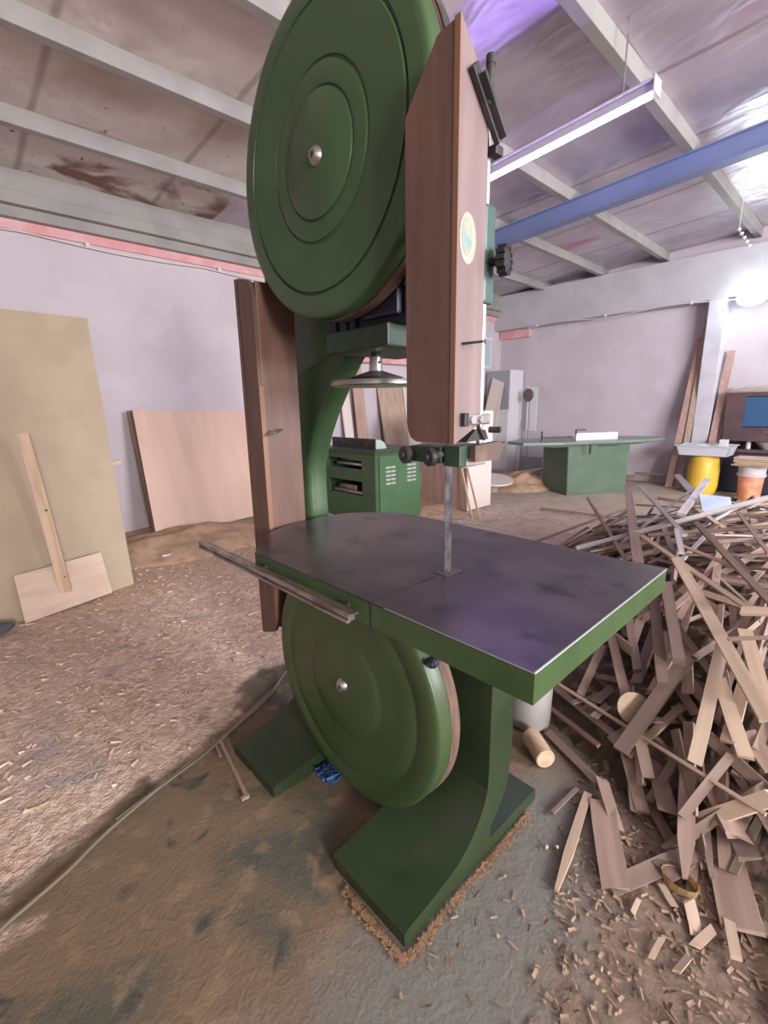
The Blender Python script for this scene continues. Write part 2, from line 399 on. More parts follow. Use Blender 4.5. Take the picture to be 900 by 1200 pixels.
# sagging cable below the eave
pts = [(XW+.045, y, 3.30-.035*abs(math.sin(y*1.7))-.02*math.sin(y*.6)) for y in [-.9+.12*i for i in range(74)]]
bm = B(); tube(bm, pts, .008, 6)
for y in (-.25, .55, 2.05): box(bm, XW+.0, XW+.06, y-.02, y+.02, 3.27, 3.31)
tag(obj('wall_cable', bm, WCAB), 'grey cable clipped along the top of the left wall, sagging', 'cable')
bm = B(); pts = [(x, 8.47, 3.08+.03*math.sin(x*3.1)) for x in [-4.2+.15*i for i in range(32)]]; tube(bm, pts, .008, 6)
for x in (-4.0,-2.6,-1.2,.2): box(bm, x-.015, x+.015, 8.46, 8.5, 3.07, 3.12)
tag(obj('wall_cable', bm, WCAB), 'thin cable looping under the grey concrete beam of the far wall', 'cable')

# ------------------------------------------------------------------ THE BANDSAW
R = .45; ZU = 2.247; ZL = .52; LX, LY = .068, -.0277; BY = .072
saw = thing('bandsaw', 'tall green bandsaw with two large wheels, dark iron table and wooden blade guards', 'bandsaw', (0,0,0))
# casting: column, arm, lower body
bm = B()
col = [(-.50,.55),(-.486,1.02),(-.490,1.14),(-.487,1.233),(-.46,1.32),(-.425,1.395),(-.38,1.47),(-.33,1.538),(-.255,1.636),(-.20,1.697),(-.15,1.735),(.0,1.745),
       (.08,1.76),(.20,1.84),(.30,1.96),(.30,2.1),(.20,2.2),(-.2,2.25),(-.6,2.15),(-.74,1.95),(-.76,1.6),(-.76,.5)]
col2 = [(x-(.030 if i < 12 else 0)-(.0 if i < 12 else 0), z+(.012 if 8 < i < 13 else 0)) for i, (x, z) in enumerate(col)]
rings_ = []
for pp, y in ((col2, .235), ([((a[0]*.35+b_[0]*.65), (a[1]*.35+b_[1]*.65)) for a, b_ in zip(col2, col)], .247), (col, .275), (col, .335)): rings_.append([bm.verts.new((p[0], y, p[1])) for p in pp])
for t in tessellate_polygon([[Vector((p[0], p[1], 0)) for p in col]]): bm.faces.new([rings_[0][i] for i in t]); bm.faces.new([rings_[-1][i] for i in t])
for a, b_ in zip(rings_, rings_[1:]):
    for i in range(len(col)): j = (i+1) % len(col); bm.faces.new((a[i], a[j], b_[j], b_[i]))
frame = obj('frame', bm, G, saw, smooth=True)
bm = B()
box(bm, -.13, .188, .10, .46, 1.700, 1.770, .006)
obj('arm_bracket', bm, GDK, saw)
bm = B()
box(bm, .00, .27, .14, .26, 1.77, 1.93, .01); box(bm, .06, .22, .11, .14, 1.79, 2.2, .01)
box(bm, -.09, -.05, .13, .24, 1.77, 1.81, .004); box(bm, -.15, -.11, .13, .24, 1.77, 1.815, .004); box(bm, -.035, -.005, .13, .24, 1.77, 1.83, .004)
cyl(bm, (0,.10,ZU), .06, .18, (0,1,0), 24)
obj('wheel_carriage', bm, BLUEDK, saw)
# lower body: two legs whose feet flare, joined behind the wheel
def leg_profile():
    return [(-.235,0),(-.235,.045),(-.228,.052),(-.10,.066),(.0,.085),(.05,.11),(.09,.143),(.125,.185),(.15,.228),(.163,.27),(.166,.35),(.166,.955),
            (.30,.955),(.302,.38),(.297,.29),(.288,.235),(.27,.19),(.245,.155),(.21,.12),(.19,.1),(.19,.055),(.492,.052),(.50,.045),(.50,0)]
flat = [(-.235,0),(-.235,.045),(-.228,.052),(.492,.052),(.50,.045),(.50,0)]
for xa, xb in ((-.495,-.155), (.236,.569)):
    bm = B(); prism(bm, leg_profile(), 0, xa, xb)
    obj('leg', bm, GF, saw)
bm = B(); box(bm, -.155, .236, .175, .30, .28, .95, .004); box(bm, -.155, .236, .19, .29, .12, .28)
obj('lower_body', bm, GD, saw)

def wheel(name, c, prof_front, paint, seg=96):
    """dished disc whose face looks toward -y"""
    bm = B(); lathe(bm, prof_front, c, (0,-1,0), seg)
    w = obj(name, bm, paint, saw, smooth=True)
    bm = B(); lathe(bm, [(.40,-.055),(R-.004,-.055),(R+.002,-.058),(R+.002,-.098),(R-.004,-.104),(.40,-.104),(.40,-.055)], c, (0,-1,0), seg)
    obj('tyre', bm, TYRE, w, smooth=True)
    bm = B(); cc = Vector(c)+Vector((0,-prof_front[0][1],0))
    lathe(bm, [(0,.004),(.008,.004),(.008,.016),(.016,.016),(.026,.006),(.029,-.004),(0,-.004)], cc, (0,-1,0), 32)
    obj('hub_cap', bm, STEEL, w, smooth=True)
    return w
# radial profile (radius, bulge toward the viewer)
up = [(0,.006),(.162,.006),(.1645,.0045),(.166,-.002),(.168,-.003),(.1705,-.001),(.173,.002),(.222,.004),(.2245,.003),(.226,-.003),(.229,-.005),(.2325,-.004),(.236,.001),(.30,.003),(.369,.006),(.3715,.004),(.373,-.005),(.3765,-.006),(.379,-.003),
      (.382,.004),(.425,.004),(.440,.001),(.448,-.005),(.45,-.012),(.45,-.050),(.40,-.104),(.39,-.11),(.08,-.10),(0,-.10)]
wheel('upper_wheel', (0,0,ZU), up, G)
lo = [(0,.014),(.10,.014),(.175,.013),(.185,.010),(.196,.005),(.205,.004),(.30,.004),(.345,.005),(.355,.001),(.364,.000),(.374,.004),(.41,.005),(.435,.002),(.446,-.004),(.45,-.010),(.45,-.058),(.40,-.104),(.39,-.11),(0,-.10)]
wheel('lower_wheel', (LX,LY,ZL), lo, GL)
# blade loop
bm = B(); pts = []
for i in range(41): a = PI*i/40; pts.append((math.cos(a)*(R+.005), ZU+math.sin(a)*(R+.005)))
for i in range(41): a = PI+PI*i/40; pts.append((LX*(.0)+math.cos(a)*(R+.005)+ (LX if False else LX*abs(math.sin(a))), ZL+math.sin(a)*(R+.005)))
n = len(pts)
A = [[bm.verts.new((p[0]*k_, y, ZU+(p[1]-ZU))) for p in pts] for k_, y in ((1,BY-.012),(1,BY+.020),(1.003,BY+.020),(1.003,BY-.012))]
for s in range(4):
    for i in range(n): bm.faces.new((A[s][i], A[s][(i+1)%n], A[(s+1)%4][(i+1)%n], A[(s+1)%4][i]))
obj('saw_blade', bm, BLADE, saw)
# table
T = 1.026
top = [(-.155,-.23),(-.36,-.05),(-.418,.10),(-.418,.27),(-.388,.374),(-.30,.48),(-.19,.545),(-.06,.56),(.906,.552),(.909,-.228)]
tb = B(); prism(tb, top, 2, T-.068, T-.004)
table = obj('table', tb, GT, saw)
bm = B(); ins = [(x*.995+.001, y*.993+.0005) for x, y in top]
# top plate split by the blade slot from the front edge to the blade
slot = .0016
left = [(.45-slot,-.2265),(-.154,-.2285),(-.358,-.049),(-.4165,.10),(-.4165,.27),(-.387,.373),(-.299,.479),(-.189,.544),(-.06,.559),(.45-slot,.5555)]
right = [(.45+slot,.5555),(.9045,.5505),(.9075,-.2265),(.45+slot,-.2265)]
# left and right half-plates meet again behind the blade
prism(bm, left, 2, T-.005, T); prism(bm, right, 2, T-.005, T)
box(bm, .45-slot, .45+slot, BY+.03, .5555, T-.005, T)
obj('table_top', bm, CAST, table)
bm = B()
E_ = [(.909,-.228),(.906,.552)]; tube(bm, [(.9075,-.228,T-.001),(.905,.551,T-.001)], .0028, 6); tube(bm, [(.9075,-.2275,T-.001),(.50,-.2275,T-.001)], .0016, 6)
obj('edge_highlight', bm, EDGE, table)  # thin strip added to draw the edge highlight
bm = B(); prism(bm, [(.425,BY-.025),(.475,BY-.025),(.475,BY+.05),(.425,BY+.05)], 2, T+.0003, T+.0018)
obj('table_insert', bm, mat('insert_brass', (.12,.09,.08), .4, .4), table)
bm = B(); box(bm, .4475, .4525, -.2300, -.2265, T-.068, T-.001); obj('slot_gap', bm, BLK, table)
# slot bolts and rail brackets on the table's front edge
for x in (-.08, .36): bm = B(); cyl(bm, (x,-.238,T-.035), .008, .012, (0,1,0), 12); obj('bolt', bm, DARK, table)
# fence rail: T profile
bm = B()
box(bm, -.545, .412, -.262, -.248, .972, .990, .003); box(bm, -.545, .412, -.276, -.262, .968, .977, .002); box(bm, -.545, .412, -.248, -.236, .984, .990, .001)
tube(bm, [(-.545,-.266,.985),(.412,-.266,.985)], .0085, 8)
for x in (-.10, .30): box(bm, x-.012, x+.012, -.250, -.228, .965, .985)
obj('fence_rail', bm, RAIL, saw)
# return-side wooden guard board on the left
bm = B(); box(bm, -.437, -.425, .0, .165, .56, 1.985, .002)
rg_ = obj('return_guard', bm, BRD, saw)
bm = B(); prism(bm, [(-.545,.50),(-.452,.535),(-.437,.56),(-.425,.58),(-.425,1.93),(-.45,1.985),(-.47,1.995),(-.530,2.01)], 1, -.018, .0)
obj('guard_lip', bm, mat('lip_wood', (.095,.052,.037), .5, c2=(.125,.07,.05), scale=5, stretch=(4,4,.5)), rg_)
bm = B(); box(bm, -.4252, -.4225, -.0185, .002, .60, 1.60); obj('lip_edge', bm, GWE, rg_)
bm = B(); box(bm, -.56, -.545, -.018, .12, .50, 2.01); obj('back_board', bm, BRD, rg_)
bm = B(); box(bm, -.425, -.40, .10, .15, 1.93, 1.99, .004); obj('top_block', bm, DARK, rg_)
bm = B(); tube(bm, spline([(-.425,.02,1.425),(-.40,-.005,1.41),(-.38,.02,1.418),(-.39,.055,1.43),(-.425,.07,1.425)], 6), .004, 6)
obj('wire_hook', bm, STEEL, rg_)
# front blade guard: front board, side board
GX0, GX1, GZ0 = .420, .574, 1.422
bm = B(); fr = [(GX0,2.16),(GX0,1.475),(.424,1.452),(.434,1.434),(.452,1.424),(GX1-.012,GZ0),(GX1-.012,2.28),(.516,2.275)]
prism(bm, fr, 1, -.058, -.042, .001)
guard = obj('blade_guard', bm, GW, saw)
bm = B(); sd = [(-.0585,GZ0),(.045,1.468),(.045,2.17),(.028,2.20),(-.0585,2.285)]
prism(bm, sd, 0, GX1-.012, GX1+.004)
obj('side_board', bm, GWS, guard)
bm = B(); box(bm, GX1-.0095, GX1+.0045, -.0605, -.0578, GZ0, 2.282); obj('edge_strip', bm, GWE, guard)
bm = B(); bm2 = []
def oval(bm, x, yc, zc_, ry, rz, h):
    vs = [bm.verts.new((x, yc+ry*math.cos(2*PI*i/32), zc_+rz*math.sin(2*PI*i/32))) for i in range(32)]
    vt = [bm.verts.new((x+h, v.co.y, v.co.z)) for v in vs]; bm.faces.new(vt); bm.faces.new(vs[::-1])
    for i in range(32): bm.faces.new((vs[i], vs[(i+1)%32], vt[(i+1)%32], vt[i]))
oval(bm, GX1+.004, -.022, 1.880, .030, .053, .001); st = obj('sticker', bm, STICKR, guard)
bm = B(); oval(bm, GX1+.005, -.025, 1.884, .019, .040, .0006); obj('sticker_print', bm, STICKER, st)
bm = B(); cyl(bm, (GX1+.004,-.035,1.655), .003, .05, (1,.5,.05), 8); cyl(bm, (GX1+.05,-.012,1.657), .006, .003, (1,.5,.05), 10)
obj('nail', bm, DARK, guard, smooth=True)
# guide post, its green holder and knob
bm = B(); cyl(bm, (.552,.082,1.40), .0085, .84, (0,0,1), 16); post = obj('guide_post', bm, STEEL, saw, smooth=True)
bm = B(); box(bm, .520, .568, .060, .104, 1.758, 1.978, .008); obj('post_holder', bm, mat('teal_grey_paint', (.045,.085,.075), .4), saw)
bm = B(); cyl(bm, (.566,.085,1.852), .010, .026, (1,.25,0), 12); c = (.590,.091,1.852)
for i in range(12):
    a = 2*PI*i/12; ax = Vector((1,.25,0)).normalized(); q = ax.to_track_quat('Z','Y')
    p = Vector(c)+q@Vector((.030*math.cos(a), .030*math.sin(a), 0)); cyl(bm, p, .0062, .022, ax, 8)
cyl(bm, c, .028, .02, (1,.25,0), 24)
obj('clamp_knob', bm, BLK, saw, smooth=True)
bm = B(); box(bm, .25, .530, .105, .16, 1.86, 1.92, .004); obj('holder_arm', bm, GDK, saw)
# upper lever clamp on the guard
bm = B()
M = Matrix.Translation((.584,.025,2.150)) @ Matrix.Rotation(math.radians(-46), 4, 'X')
box(bm, -.004, .010, -.075, .075, -.012, .012, .002, M=M)
box(bm, .010, .026, -.055, .070, -.004, .004, .001, M=M)
cyl(bm, (.592,.024,2.145), .009, .085, (.0,.05,1), 16, bev=.002); cyl(bm, (.592,.028,2.222), .0105, .018, (0,.05,1), 16)
box(bm, .560, .584, .070, .10, 2.075, 2.095, .003)
obj('top_clamp', bm, DARK, guard)
# lower lever clamp
bm = B()
box(bm, .578, .590, -.022, .075, 1.466, 1.492, .004); cyl(bm, (.586,-.005,1.479), .010, .01, (1,0,0), 16); cyl(bm, (.586,.03,1.479), .008, .01, (1,0,0), 16)
lc = obj('lower_clamp', bm, STEEL, guard)
bm = B(); box(bm, .577, .592, -.036, -.018, 1.464, 1.496, .003); cyl(bm, (.59,.07,1.452), .008, .03, (1,.3,0), 12)
prism(bm, [(-.02,1.425),(.075,1.428),(.06,1.452),(.02,1.455)], 0, .560, .585)
tube(bm, [(.59,.025,1.462),(.592,.048,1.428)], .004, 8)
obj('clamp_tip', bm, DARK, lc)
# blade guide assembly under the guard
bm = B(); box(bm, .402, .512, -.03, .05, 1.367, 1.410, .005); guide = obj('guide_block', bm, GDK, saw)
for px_, y_ in ((.400,-.030), (.492,-.034)):
    bm = B(); cyl(bm, (px_, y_, 1.385), .024, .02, (-.2,-1,0), 24, bev=.003); cyl(bm, (px_-.004, y_-.02, 1.385), .010, .008, (-.2,-1,0), 12)
    obj('guide_roller', bm, DARK, guide, smooth=True)
bm = B(); box(bm, .518, .570, -.025, .09, 1.362, 1.414, .003); obj('thrust_block', bm, GDK, guide)
bm = B(); box(bm, .5705, .572, .0, .085, 1.363, 1.382); box(bm, .50, .572, -.012, .085, 1.3595, 1.362); obj('bright_plate', bm, STEEL, guide)
bm = B(); prism(bm, [(.010,1.374),(.118,1.370),(.122,1.385),(.150,1.416),(.13,1.413),(.12,1.419),(.010,1.415)], 0, .573, .592); obj('wooden_shim', bm, mat('shim_wood', (.09,.055,.045), .6, c2=(.17,.11,.075), scale=8), guide)
bm = B(); cyl(bm, (.516,-.030,1.392), .008, .012, (0,-1,0), 12); obj('guide_screw', bm, STEEL, guide)
bm = B(); box(bm, .47, .50, -.01, .05, 1.375, 1.405); obj('guide_bridge', bm, DARK, guide)
# tension handwheel
bm = B(); HX, HY, HZ = .0, .22, 1.587
lathe(bm, [(.02,.030),(.16,.018),(.163,.014),(.165,.002),(.160,-.002),(.153,.0),(.02,.006)], (HX,HY,HZ), (0,0,1), 64)
lathe(bm, [(.0,.0),(.022,.0),(.10,.028),(.025,.052),(.022,.10),(0,.10)], (HX,HY,HZ), (0,0,1), 48)
hw = obj('tension_handwheel', bm, STEEL, saw, smooth=True)
bm = B(); cyl(bm, (HX,HY,HZ+.09), .017, .06, seg=20); cyl(bm, (HX+.02,HY-.005,HZ+.08), .004, .012, (1,0,0), 8); obj('stem', bm, DARK, hw, smooth=True)
# lower guide knobs below the table
for x, y, z in ((.392,.0,.765),(.474,.0,.772)):
    bm = B(); cyl(bm, (x,y,z), .016, .02, (.2,-1,0), 16, bev=.003); cyl(bm, (x+.004,y-.02,z), .010, .010, (.2,-1,0), 6)
    cyl(bm, (x,y,z), .008, .165, (0,1,0), 8)
    obj('lower_guide_bolt', bm, BLUEDK, saw)

# ------------------------------------------------------------------ things around the saw
# power cable across the floor
bm = B(); pts = [at(327,752,1,.45), at(328,775,1,.30), at(326,795,1,.24)]
pts = [Vector((-1.0,.55,.30)), Vector((-.95,.42,.12))] + [at(px, py, 2, .014) for px, py in ((328,797),(318,812),(300,830),(270,856),(240,880),(200,912),(160,945),(120,980),(80,1020),(40,1055),(0,1090),(-60,1150))]
pts = spline(pts, 6); tube(bm, pts, .0065, 8)
pts2 = [p+Vector((.012*math.sin(i*.21), .012*math.cos(i*.17), .002)) for i, p in enumerate(pts[:52])]; tube(bm, pts2, .005, 8)
tag(obj('power_cable', bm, CABLE), 'grey power cable trailing from behind the green bandsaw across the floor', 'cable')
# blue rope bundle
bm = B(); c = Vector((-.08,-.01,.03))
for j in range(7):
    P = [c+Vector((random.uniform(-.06,.08), random.uniform(-.05,.06), random.uniform(-.015,.02))) for _ in range(6)]; tube(bm, spline(P, 6), .004, 6)
tag(obj('rope_bundle', bm, ROPE, smooth=True), 'tangle of blue plastic rope lying between the bandsaw feet', 'rope')
# thin sticks lying left of the machine
def floor_stick(px0, py0, px1, py1, w, t, m, label, z=.012, **k):
    o = board('wood_offcut', at(px0,py0,2,z), at(px1,py1,2,z), w, t, m, **k); return tag(o, label, 'wood offcut')
floor_stick(258,868,290,935,.014,.010,STK,'thin dark stick lying on the floor beside the left bandsaw foot')
floor_stick(283,937,291,931,.014,.012,STK,'tiny dark wood chip at the end of the thin stick beside the left foot')
floor_stick(250,866,258,886,.010,.008,STK,'short twig of wood under the power cable')
floor_stick(689,930,652,1044,.030,.012,STKL,'pale pointed stick lying alone on bare concrete in front of the pile', point=.35)
floor_stick(647,953,676,924,.014,.010,STK,'short thin brown stick lying behind the pale pointed stick')
floor_stick(125,718,148,716,.008,.006,STK,'tiny dark splinter on the sawdust in front of the tan board')
for i, (px, py) in enumerate(((700,993),(713,993),(222,877),(296,903),(215,830))):
    bm = B(); bmesh.ops.create_icosphere(bm, subdivisions=1, radius=.009)
    for v in bm.verts: v.co *= random.uniform(.6,1.2)
    tag(obj('wood_crumb', bm, STKL if i < 3 else STK, loc=at(px-60 if i<2 else px, py, 2, .008)), 'small crumb of waste wood on the bare floor', 'wood crumb', 'crumbs of wood on the floor')
# white plastic canister behind the right leg
bm = B(); lathe(bm, [(0,0),(.085,0),(.098,.012),(.102,.05),(.104,.20),(.104,.32),(.085,.35),(.05,.37),(.045,.40),(0,.40)], (.31,.90,.0), (0,0,1), 40)
can = tag(obj('plastic_canister', bm, WHITEP, smooth=True), 'off-white plastic canister standing behind the right bandsaw leg', 'canister')
# log end
bm = B(); a = at(612,893,2,.05); b_ = at(636,905,2,.035); ax = (Vector((.62,-.45,0))).normalized()
cyl(bm, Vector((.40,.76,.045)), .042, .15, ax, 20, bev=.004)
tag(obj('log_offcut', bm, PINE, smooth=True), 'short round log offcut lying beside the white canister', 'log')

# ------------------------------------------------------------------ left side: boards against the wall
# tall MDF sheet: bottom right at px(157,685), top right at px(102,373)
br = at(157,685,2,.0); tr = at(102,373,0,-3.95); bl = br+Vector((.05,-1.30,0)); bl.x = br.x+.30; bl.z = .0
d = (bl-br); tl = tr + Vector((.12,-1.24,.0))
bm = B(); slab(bm, [br, bl, tl, tr], (-1,0,-.3), .02)
tag(obj('mdf_sheet', bm, MDF), 'tall tan fibreboard sheet leaning upright at the left wall', 'board sheet')
# prop stick behind it, its end shows at the right edge
tag(board('prop_stick', at(142,541,0,-3.60), at(60,560,0,-3.72), .035, .03, PINE), 'short pale prop stick poking out behind the tan fibreboard sheet', 'stick')
bm = B(); slab(bm, [(-4.9,-.5,0),(-4.9,.12,0),(-5.02,.12,1.45),(-5.02,-.5,1.45)], (-1,0,0), .02)
tag(obj('grey_sheet', bm, CONC), 'grey panel standing in the shade behind the tan fibreboard sheet', 'board sheet')
# plywood sheet
pb = at(184,632,2,.03); pt = at(155,480,0,-4.80); pe = Vector((-4.36,2.25,.11)); pte = Vector((-4.80,2.10,pt.z-.04))
bm = B(); slab(bm, [pb, pe, pte, pt], (-1,0,-.3), .018)
tag(obj('plywood_sheet', bm, PLY), 'reddish plywood sheet leaning on the left wall behind the bandsaw', 'board sheet')
bm = B(); slab(bm, [pb+Vector((-.10,.0,.0)), pb+Vector((-.10,1.2,.05)), pt+Vector((-.10,.9,-.03)), pt+Vector((-.10,-.03,-.01))], (-1,0,-.3), .018)
tag(obj('brown_sheet', bm, mat('dark_ply', (.20,.12,.085), .7)), 'darker sheet hidden just behind the reddish plywood sheet', 'board sheet')
# paddle: small plywood board with a long pine handle
pd = thing('wooden_scraper', 'homemade pale wooden scraper with a long handle leaning on the tan fibreboard', 'scraper', (0,0,0))
p1 = at(30,731,2,.005); p2 = at(132,694,2,.03); p4 = at(16,675,0,-2.98); p3 = at(118,647,0,-3.05)
bm = B(); slab(bm, [p1, p2, p3, p4], (-1,0,-.2), .012); obj('blade_board', bm, mat('pale_ply', (.60,.46,.36), .6, c2=(.52,.38,.29), scale=2, stretch=(1,1,5)), pd)
h0 = at(78,694,0,-2.90); h1 = at(27,508,0,-3.14)
board('handle', h0, h1, .075, .022, PINE, up=(1,-.25,.2), parent=pd)
bm = B(); q = at(54,598,0,-3.0)
cyl(bm, at(54,598,0,-2.995), .008, .01, (1,0,0), 10); cyl(bm, at(76,676,0,-2.89), .005, .006, (1,0,0), 10); obj('screw', bm, DARK, pd)
# slate coloured bag edge at the left frame edge
bm = B(); bmesh.ops.create_uvsphere(bm, u_segments=24, v_segments=12, radius=1)
for v in bm.verts: v.co = Vector((v.co.x*.09, v.co.y*.22, v.co.z*.05 + .05+.01*math.sin(v.co.x*5)))
tag(obj('cloth_roll', bm, BOOT, smooth=True, loc=(-2.72,-1.02,0)), 'dark slate cloth roll lying at the left edge below the fibreboard', 'cloth')
# white curl of hose by the plywood
bm = B(); tube(bm, spline([at(190,652,2,.05), at(203,649,2,.05), at(208,640,2,.06), at(204,632,2,.10)], 6), .014, 8)
tag(obj('hose_piece', bm, WCAB, smooth=True), 'short curved white hose piece in the sawdust by the plywood', 'hose')
# sawdust drift at the plywood foot
def drift(name, cx, cy, rx, ry, h, m, label, seed=0, n=40, z=0):
    bm = B(); V = []
    for i in range(n+1):
        row = []
        for j in range(n+1):
            u = -1+2*i/n; v = -1+2*j/n; r = math.hypot(u, v)
            hh = max(0, 1-r**1.6)*h*(1+.5*noise.noise(Vector((u*3, v*3, seed)))) if r < 1 else 0
            row.append(bm.verts.new((u*rx, v*ry, hh+.012*noise.noise(Vector((u*14, v*14, seed))) - (.02 if r >= .97 else 0))))
        V.append(row)
    for i in range(n):
        for j in range(n): bm.faces.new((V[i][j], V[i+1][j], V[i+1][j+1], V[i][j+1]))
    o = obj(name, bm, m, smooth=True, loc=(cx, cy, z)); tag(o, label, 'sawdust'); o['kind'] = 'stuff'; return o
drift('sawdust_drift', -4.10, .95, .80, 1.15, .17, SAWD, 'orange sawdust drift at the foot of the plywood sheet', 3)
drift('sawdust_drift', -3.18, 6.75, .62, .75, .26, SAWD, 'orange sawdust heap beside the green table saw base', 5)
drift('sawdust_drift', -3.6, 4.2, 1.1, .8, .07, SAWD, 'low sawdust drift around the green planer and cabinet carcass', 9)
# shavings scattered on the left floor
bm = B(); rng = random.Random(3)
for _ in range(9000):
    x = rng.uniform(-4.3, .0); y = rng.uniform(-1.3, 5.2)
    if x + .31 + .5*(y+1.08) > -.12 - .25*rng.random() and y < 2.0: continue
    if y > 2 and rng.random() < .5: continue
    if abs(noise.noise(Vector((x*1.3, y*1.3, 11)))) < .04 and rng.random() < .5: continue
    z = floor_h(x, y)+.003; a = rng.uniform(0, PI*2); l = rng.uniform(.008,.026); w = rng.uniform(.002,.006)
    dx, dy = math.cos(a)*l, math.sin(a)*l; nx, ny = -math.sin(a)*w, math.cos(a)*w; t = rng.uniform(0,.012)
    v = [bm.verts.new(p) for p in ((x-dx-nx,y-dy-ny,z),(x+dx-nx,y+dy-ny,z),(x+dx+nx,y+dy+ny,z+t*.4),(x-dx+nx,y-dy+ny,z+t))]
    bm.faces.new(v)
o = tag(obj('wood_shavings', bm, SHAV), 'pale curled wood shavings scattered over the floor left of the bandsaw', 'shavings'); o['kind'] = 'stuff'

# dusty line swept against the right foot, flakes in front of the pile
bm = B(); rr_ = random.Random(8)
P = spline([Vector((.33,-.250,0)), Vector((.48,-.252,0)), Vector((.582,-.252,0)), Vector((.584,-.15,0)), Vector((.584,.05,0)), Vector((.584,.22,0)), Vector((.582,.42,0))], 14)
for i in range(650):
    k_ = rr_.random()*(len(P)-1); p = P[int(k_)].lerp(P[int(k_)+1], k_ % 1)
    p = p+Vector((abs(rr_.gauss(0,.012)) if p.y > -.245 else rr_.gauss(0,.01), -abs(rr_.gauss(0,.012)) if p.y < -.24 else 0, .005)); a = rr_.uniform(0, 2*PI); l = rr_.uniform(.003,.008); w = rr_.uniform(.002,.005)
    dx, dy = math.cos(a)*l, math.sin(a)*l; nx, ny = -math.sin(a)*w, math.cos(a)*w
    bm.faces.new([bm.verts.new((p.x+ex, p.y+ey, p.z+rr_.uniform(0,.003))) for ex, ey in ((-dx-nx,-dy-ny),(dx-nx,dy-ny),(dx+nx,dy+ny),(-dx+nx,-dy+ny))])
o = tag(obj('sawdust_ridge', bm, mat('orange_dust', (.30,.17,.09), .95, c2=(.22,.13,.075), scale=20)), 'thin orange line of sawdust swept against the right bandsaw foot', 'sawdust'); o['kind'] = 'stuff'
bm = B()
for _ in range(2600):
    x = rr_.uniform(.62,1.75); y = rr_.uniform(-.35,1.1)
    if x-.3*(-y) < .85 and rr_.random() < .85: continue
    if ph(x, y) > .05: continue
    z = floor_h(x, y)+.003; a = rr_.uniform(0, 2*PI); l = rr_.uniform(.004,.016); w = rr_.uniform(.0015,.005)
    dx, dy = math.cos(a)*l, math.sin(a)*l; nx, ny = -math.sin(a)*w, math.cos(a)*w; t = rr_.uniform(0,.008)
    bm.faces.new([bm.verts.new(p) for p in ((x-dx-nx,y-dy-ny,z),(x+dx-nx,y+dy-ny,z),(x+dx+nx,y+dy+ny,z+t*.4),(x-dx+nx,y-dy+ny,z+t))])
o = tag(obj('wood_flakes', bm, mat('brown_flakes', (.30,.21,.14), .85, c2=(.20,.135,.095), scale=3)), 'small brown wood flakes littering the floor in front of the offcut pile', 'wood flakes'); o['kind'] = 'stuff'
for i, (px, py, w_, l_) in enumerate(((812,1075,.05,.09),(826,1098,.035,.08),(783,1050,.03,.06),(770,1110,.02,.07),(800,1130,.025,.06),(745,1062,.02,.05))):
    p = at(px, py, 2, .01); an = rr_.uniform(1.2,2.6); d_ = Vector((math.cos(an), math.sin(an), .1))
    tag(board('bark_flake', p-d_*l_/2, p+d_*l_/2, w_*.7, .004, STKL, ragged=.6, roll=rr_.uniform(-.3,.3)), 'pale torn wood flake on the brown dust before the pile', 'wood flake', 'torn flakes before the pile')

# ------------------------------------------------------------------ green planer behind
pl = thing('thickness_planer', 'green planer cabinet with slotted side door behind the bandsaw column', 'planer', (0,0,0))
X0, X1, Y0, Y1, HH = -4.15, -2.99, 2.914, 3.76, .92
bm = B()
# carcass with two openings in the -y face
def facegrid(bm, y, t):
    xs = [X0, -3.96, -3.25, X1]; zs = [0, .36, .55, .71, .84, HH]
    for i in range(3):
        for j in range(5):
            if i == 1 and j in (1, 3): continue
            box(bm, xs[i], xs[i+1], y, y+t, zs[j], zs[j+1])
facegrid(bm, Y0, .03)
box(bm, X0, X1, Y1-.03, Y1, 0, HH); box(bm, X0, X0+.03, Y0+.03, Y1-.03, 0, HH); box(bm, X1-.03, X1, Y0+.03, Y1-.03, 0, HH)
obj('cabinet_body', bm, mat('planer_green', (.04,.085,.04), .5, c2=(.048,.10,.048), scale=3), pl)
bm = B(); box(bm, X0+.04, X1-.05, Y0+.06, Y1-.1, .36, .40, .0); box(bm, -3.9,-3.3,Y0+.1,Y0+.4,.74,.77); box(bm, -3.9,-3.5,Y0+.12,Y0+.3,.40,.46,.01); cyl(bm, (-3.9,Y0+.2,.80), .03, .6, (1,0,0), 16)
obj('inner_rollers', bm, STEEL, pl)
bm = B(); box(bm, X1, X1+.02, Y0+.06, Y1-.03, .02, HH-.03, .006); door = obj('door', bm, GC, pl)
for yc in (3.16, 3.55):
    bm = B()
    for k_ in range(5):
        for s in (-1, 1):
            box(bm, X1+.018, X1+.030, yc+s*.045-.040, yc+s*.045+.040, .52+k_*.052, .548+k_*.052, .004)
    obj('vent_louvre', bm, mat('louvre_metal', (.5,.52,.48), .4, .5) if yc < 3.3 else bpy.data.materials['louvre_metal'], door)
bm = B(); prism(bm, [(X0-.05,Y0-.04),(X1+.04,Y0-.04),(X1+.04,Y1),(X0-.05,Y1)], 2, HH, HH+.045, .006); obj('machine_table', bm, GDK, pl)
bm = B(); slab(bm, [(-4.1,3.10,HH+.045),(-3.20,3.10,HH+.045),(-3.20,3.10,HH+.175),(-4.1,3.10,HH+.175)], (0,1,0), .02)
obj('fence', bm, DARK, pl)
bm = B(); prism(bm, [(3.12,HH+.045),(3.12,HH+.165),(3.2,HH+.16),(3.27,HH+.12),(3.31,HH+.045)], 0, -3.22, -3.19); obj('fence_bracket', bm, mat('pale_green_metal', (.35,.45,.38), .5), pl)

